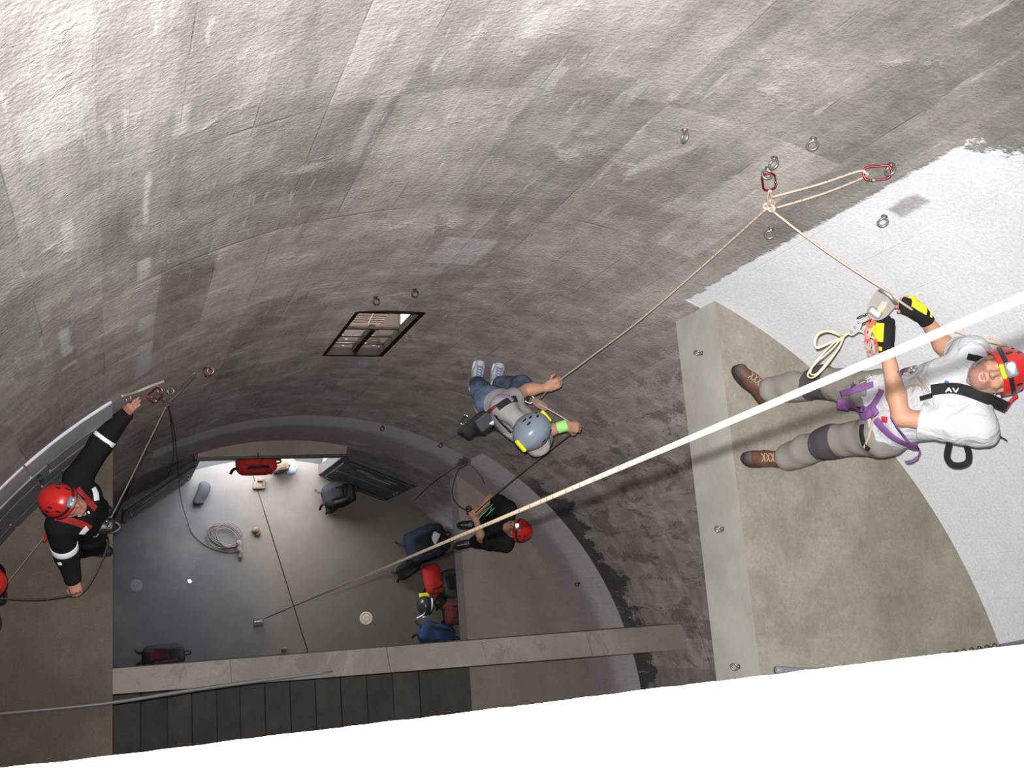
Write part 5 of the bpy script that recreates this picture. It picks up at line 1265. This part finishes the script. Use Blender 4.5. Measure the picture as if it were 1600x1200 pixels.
obj('jacket', soft(G['torso'] + arm, .012, [(J['nek'] + V(0, 0, .03), V(0, 0, 1)), (J['pel'] - V(0, 0, .08), V(0, 0, -1))], .014, .004, 24), M_SUIT, P5)
leg = []
for s in 'LR': leg += [cone(J['hip'+s], J['kn'+s], .1, .08, .04), cone(J['kn'+s], J['an'+s] + V(0, 0, .02), .08, .07, .03)]
obj('trousers', soft(leg + [cone(J['pel'] - V(0, 0, .05), J['pel'] + V(0, 0, .05), .12, .12, .05)], .014, [(V(0, 0, Z2+.08), V(0, 0, -1))], .004, .004, 30), M_SUIT, P5)
for s in 'LR': boot(P5, J['an'+s], J['toe'+s], V(0, 0, 1), M_BLACKP, M_SOLE, M_SOLE, None, 1.0, .014, 'boot', 0)
helmet(P5, J['hed'], V(1, 0, 0), V(0, 0, 1), M_REDH, None, 1.05, M_GREYP, False)

# ================================================================== gear on the bottom floor
def bag(name, label, c, half, rz, mat, accent, cat='backpack', lid=True, straps=2, pocket=True, vox=.012, tilt=0.0, wob=.012, grip=True):
    c = np.asarray(c, float); ca, sa = math.cos(rz), math.sin(rz); F = np.stack([V(ca, sa, 0), V(-sa, ca, 0), V(0, 0, 1)], 1)
    if tilt:
        t = np.array([[math.cos(tilt), 0, math.sin(tilt)], [0, 1, 0], [-math.sin(tilt), 0, math.cos(tilt)]]); F = F @ t
    hx, hy, hz = half; o = thing(name, label, cat, V(c[0], c[1], c[2] - hz))
    P = lambda x, y, z: c + F @ V(x*hx, y*hy, z*hz)
    rd = .75*min(half)
    pr = [rbox(c, half, rd, F), ell(P(.2, .3, .25), V(hx*.6, hy*.6, hz*.8), F, .05), ell(P(-.35, -.35, .2), V(hx*.55, hy*.5, hz*.8), F, .05)]
    obj('sack', soft(pr, vox, (), 0, wob, 17), mat, o)
    if lid: obj('lid', soft([rbox(P(.72, 0, .25), (hx*.33, hy*.85, hz*.75), min(hx*.33, hz*.7)*.8, F)], vox, (), 0, wob*.6, 25), accent, o)
    if pocket: obj('pocket', soft([rbox(P(-.2, .1, .82), (hx*.5, hy*.55, hz*.35), hz*.25, F)], vox, (), 0, wob*.5, 25), accent, o)
    for i in range(straps):
        y = (-.5, .5, 0)[i % 3]
        pth = spline([P(.85, y, .4), P(.4, y*1.1, 1.22), P(-.3, y*1.2, 1.15), P(-1.05, y*.9, .1), P(-1.25, y*1.6, -.6)], 6)
        obj('strap', tube(pth, .01, flat=(F[:, 2] + F[:, 0]*.1, .035, .008)), M_BLK, o)
    if grip: obj('handle', tube(spline([P(.9, -.18, .5), P(1.22, -.1, .7), P(1.22, .1, .7), P(.9, .18, .5)], 6), .010, 8), M_BLK, o)
    return o, P
M_NAVY = cloth('navy_nylon', (.022, .028, .048), 600, .2); M_BLKN = cloth('black_nylon', (.016, .016, .018), 600, .2); M_REDN = cloth('red_nylon', (.36, .026, .024), 600, .12); M_DRED = cloth('maroon_nylon', (.10, .025, .025), 600, .2); M_BLUE = cloth('blue_nylon', (.024, .042, .100), 600, .15); M_BRN = cloth('brown_canvas', (.085, .054, .036), 600, .2); M_OLV = cloth('olive_nylon', (.045, .055, .045), 600, .2)
f0 = lambda x, y, z=0.0: lev(x, y, z)
o, P = bag('backpack', 'large navy and black backpack lying on the floor with a pale mesh panel', f0(664, 850, .19), (.27, .23, .19), .35, M_NAVY, M_BLKN)
obj('mesh_panel', soft([rbox(P(.35, .1, 1.02), (.085, .05, .018), .014, frame(x=nrm(P(1, 1, 0) - P(0, 0, 0)), z=V(0, 0, 1)))], .007), plain('pale_mesh', (.50, .50, .50), .8, .1), o)
bag('gear_sling', 'small black gear bag at the foot of the navy backpack', f0(637, 889, .07), (.16, .10, .07), .5, M_BLKN, M_OLV, 'bag', False, 2, False)
bag('dry_bag', 'bright red rope bag lying between the backpacks', f0(676, 905, .12), (.12, .21, .12), .2, M_REDN, M_REDN, 'bag', False, 1, False)
bag('backpack', 'olive and black backpack between the red rope bag and the wall', f0(703, 912, .13), (.12, .19, .13), .1, M_OLV, M_BLKN)
bag('tool_pouch', 'small black pouch on the floor below the red rope bag', f0(688, 939, .06), (.09, .07, .06), .8, M_BLKN, M_OLV, 'pouch', False, 1, True)
bag('backpack', 'maroon backpack standing by the landing wall', f0(707, 958, .15), (.12, .16, .15), .1, M_DRED, M_DRED)
bag('duffel_bag', 'dark blue duffel bag lying beside the concrete beam', f0(682, 991, .12), (.24, .14, .12), -.3, M_BLUE, M_NAVY, 'bag', False, 2, False)
bag('backpack', 'black backpack on the floor below the folded rusty door', f0(527, 773, .17), (.20, .17, .17), .2, M_BLKN, M_BLKN)
bag('pouch', 'small dark pouch beside the black backpack at the door', f0(519, 793, .05), (.08, .06, .05), .4, M_BLKN, M_DRED, 'pouch', False, 1, False)
bag('duffel_bag', 'black and maroon duffel bag half hidden under the beam', f0(255, 1024, .12), (.25, .13, .12), .03, M_BLKN, cloth('deep_maroon_nylon', (.045, .015, .014), 600, .2), 'bag', False, 2, True)
bag('doorway_stand_in', 'brown bag shape standing in for a figure crouching on the doorway threshold', f0(437, 731, .16), (.09, .07, .16), .1, M_BRN, M_BRN, 'bag', True, 1, True)  # bag shape stands in for the person crouching in the doorway
bag('dark_bundle', 'dark crumpled cloth bundle lying by the left doorpost', f0(316, 772, .04), (.07, .14, .04), -.3, cloth('grey_black_cloth', (.03, .03, .033)), M_BLKN, 'bundle', False, 0, False, .010, 0, .02, False)
# red backpack hung from the door track
o, P = bag('backpack', 'red backpack with black straps hanging from the door track', lev(399, 724, 1.42), (.22, .13, .17), 0.0, M_REDN, M_REDN, 'backpack', True, 2, True)
obj('hanging_strap', tube(spline([lev(383, 718, 1.45), lev(378, 726, 1.3), lev(372, 737, 1.15)], 6), .01, flat=(V(0, -1, .3), .04, .008)), M_BLK, o)
obj('hanging_strap', tube(spline([lev(418, 720, 1.45), lev(419, 730, 1.3), lev(420, 739, 1.2)], 6), .01, flat=(V(0, -1, .3), .035, .008)), M_BLK, o)
obj('buckle', xf(box(-.03, .03, -.02, .02, -.01, .01, .004), np.eye(3), lev(376, 721, 1.42)), M_REFL, o, False)
obj('hook', tube(spline([P(0, .6, .9), V(P(0, 0, 0)[0], DY-.02, LZ+.02), V(P(0, 0, 0)[0], DY+.03, LZ+.03)], 6), .008, 8), M_STEEL, o)
# helmets and small things on the floor
hb = f0(449, 731, .02); HB = thing('helmet', 'pale blue white helmet on the threshold for the crouching doorway figure', 'helmet', hb)
helmet(HB, hb + V(0, 0, .10), V(.3, -.9, 0), V(0, 0, 1), plain('pale_blue_shell', (.26, .29, .36), .3, .5, 0, .04), None, .98, M_GREYP, True, None, 'shell', False)  # stands in for the head of the crouching doorway figure
hb = f0(661, 948, .02); HB = thing('helmet', 'black and white helmet with lime strap on the floor by the duffel bag', 'helmet', hb)
helmet(HB, hb + V(0, 0, .10), V(.2, -.9, 0), V(0, 0, 1), plain('black_shell', (.03, .03, .033), .3, .5, 0, .1), None, 1.0, M_GREYP, True, None, 'shell', False)
for dx in (-.05, .03): obj('white_stripe', tube(spline([hb + V(dx-.06, -.14, .06), hb + V(dx, -.10, .17), hb + V(dx+.03, 0, .23), hb + V(dx+.05, .1, .17)], 6), .010, 6), M_REFL, HB)
obj('lime_strap', soft([rbox(hb + V(0, .15, .09), (.07, .03, .02), .012)], .008), M_YELP, HB)
# coil of rope on the floor
CO = f0(352, 843, .01); COIL = thing('rope_coil', 'coiled brown rope lying on the floor', 'rope', CO)
for i, (px, py, ax_, ay_, rot) in enumerate(((350, 838, .20, .13, -.5), (354, 836, .22, .12, -.6), (346, 840, .17, .13, -.2), (358, 836, .17, .15, -.9), (348, 836, .20, .10, -.45), (355, 840, .15, .10, -.7))):
    c_ = f0(px, py, .010 + .008*i); t = np.linspace(0, 2*math.pi, 40, endpoint=False)
    p = np.stack([ax_*np.cos(t)*math.cos(rot) - ay_*np.sin(t)*math.sin(rot), ax_*np.cos(t)*math.sin(rot) + ay_*np.sin(t)*math.cos(rot), .006*np.sin(3*t+i)], 1) + c_
    obj('coil_turn', tube(p, .0052, 6, True), M_ROPED, COIL)
obj('coil_end', soft([cone(f0(373, 848, .03), f0(375, 858, .03), .035, .03, .02), cone(f0(375, 858, .03), f0(376, 869, .025), .03, .028, .02)], .008, (), 0, .006, 80), plain('grey_brown_hank', (.10, .08, .07), .9, .1, 0, .3, 40), COIL)
# small blocks and a stone
WB = f0(403, 757, 0); o = thing('wooden_block', 'small brown wooden frame block on the floor below the red backpack', 'block', WB)
obj('frame', xf(join(box(-.07, .09, -.06, -.03, 0, .05, .004), box(.055, .09, -.0299, .06, 0, .05, .004), box(-.01, .0549, .035, .06, 0, .05, .004)), np.eye(3), WB), M_BRN, o, False)
obj('board', xf(box(-.06, .0549, -.0299, .0349, 0, .02, .004), np.eye(3), WB), plain('pale_board', (.10, .085, .075), .8, .2), o, False)
rk = random.Random(9)
for (px, py, s, lab) in ((399, 829, .05, 'small brown stone lying on the floor beside the coiled rope'), (403, 834, .035, 'smaller brown pebble touching the stone beside the coiled rope'), (443, 1015, .035, 'lone small brown stone at the edge of the concrete beam shadow')):
    p = f0(px, py, s*.6)
    obj('stone', soft([ell(p, (s, s*.8, s*.62), None, .01), ell(p + V(s*.5, s*.4, -s*.1), (s*.5, s*.5, s*.45), None, .02)], .006, [((0, 0, .001), (0, 0, -1))], 0, .004, 70), M_BRN, None, label=lab, cat='stone')
obj('drain_cover', xf(lathe([(.001, 0), (.085, 0), (.085, .006), (.070, .009), (.066, .005), (.040, .005), (.036, .009), (.001, .009)], 28), np.eye(3), f0(572, 966, 0)), plain('tan_cast_cover', (.42, .36, .29), .8, .2, 0, .15), None, False, label='round tan cover set in the floor near the blue duffel bag', cat='drain cover')
obj('drain_cover', xf(lathe([(.001, 0), (.075, 0), (.075, .004), (.060, .006), (.001, .006)], 28), np.eye(3), f0(213, 915, 0)), plain('grey_cast_cover', (.095, .095, .105), .8, .2, 0, .15), None, False, label='round grey cover set in the dim floor beside the left landing', cat='drain cover')
obj('paper_scrap', extrude([tuple(f0(296 + a, 908 + b, 0)[:2]) for a, b in ((-3, -2), (-2, 3), (2, 3), (4, 0), (1, -3))], .001, .006), plain('white_paper', (.75, .75, .75), .8, .1), None, False, label='small white paper scrap on the left half of the floor', cat='scrap')
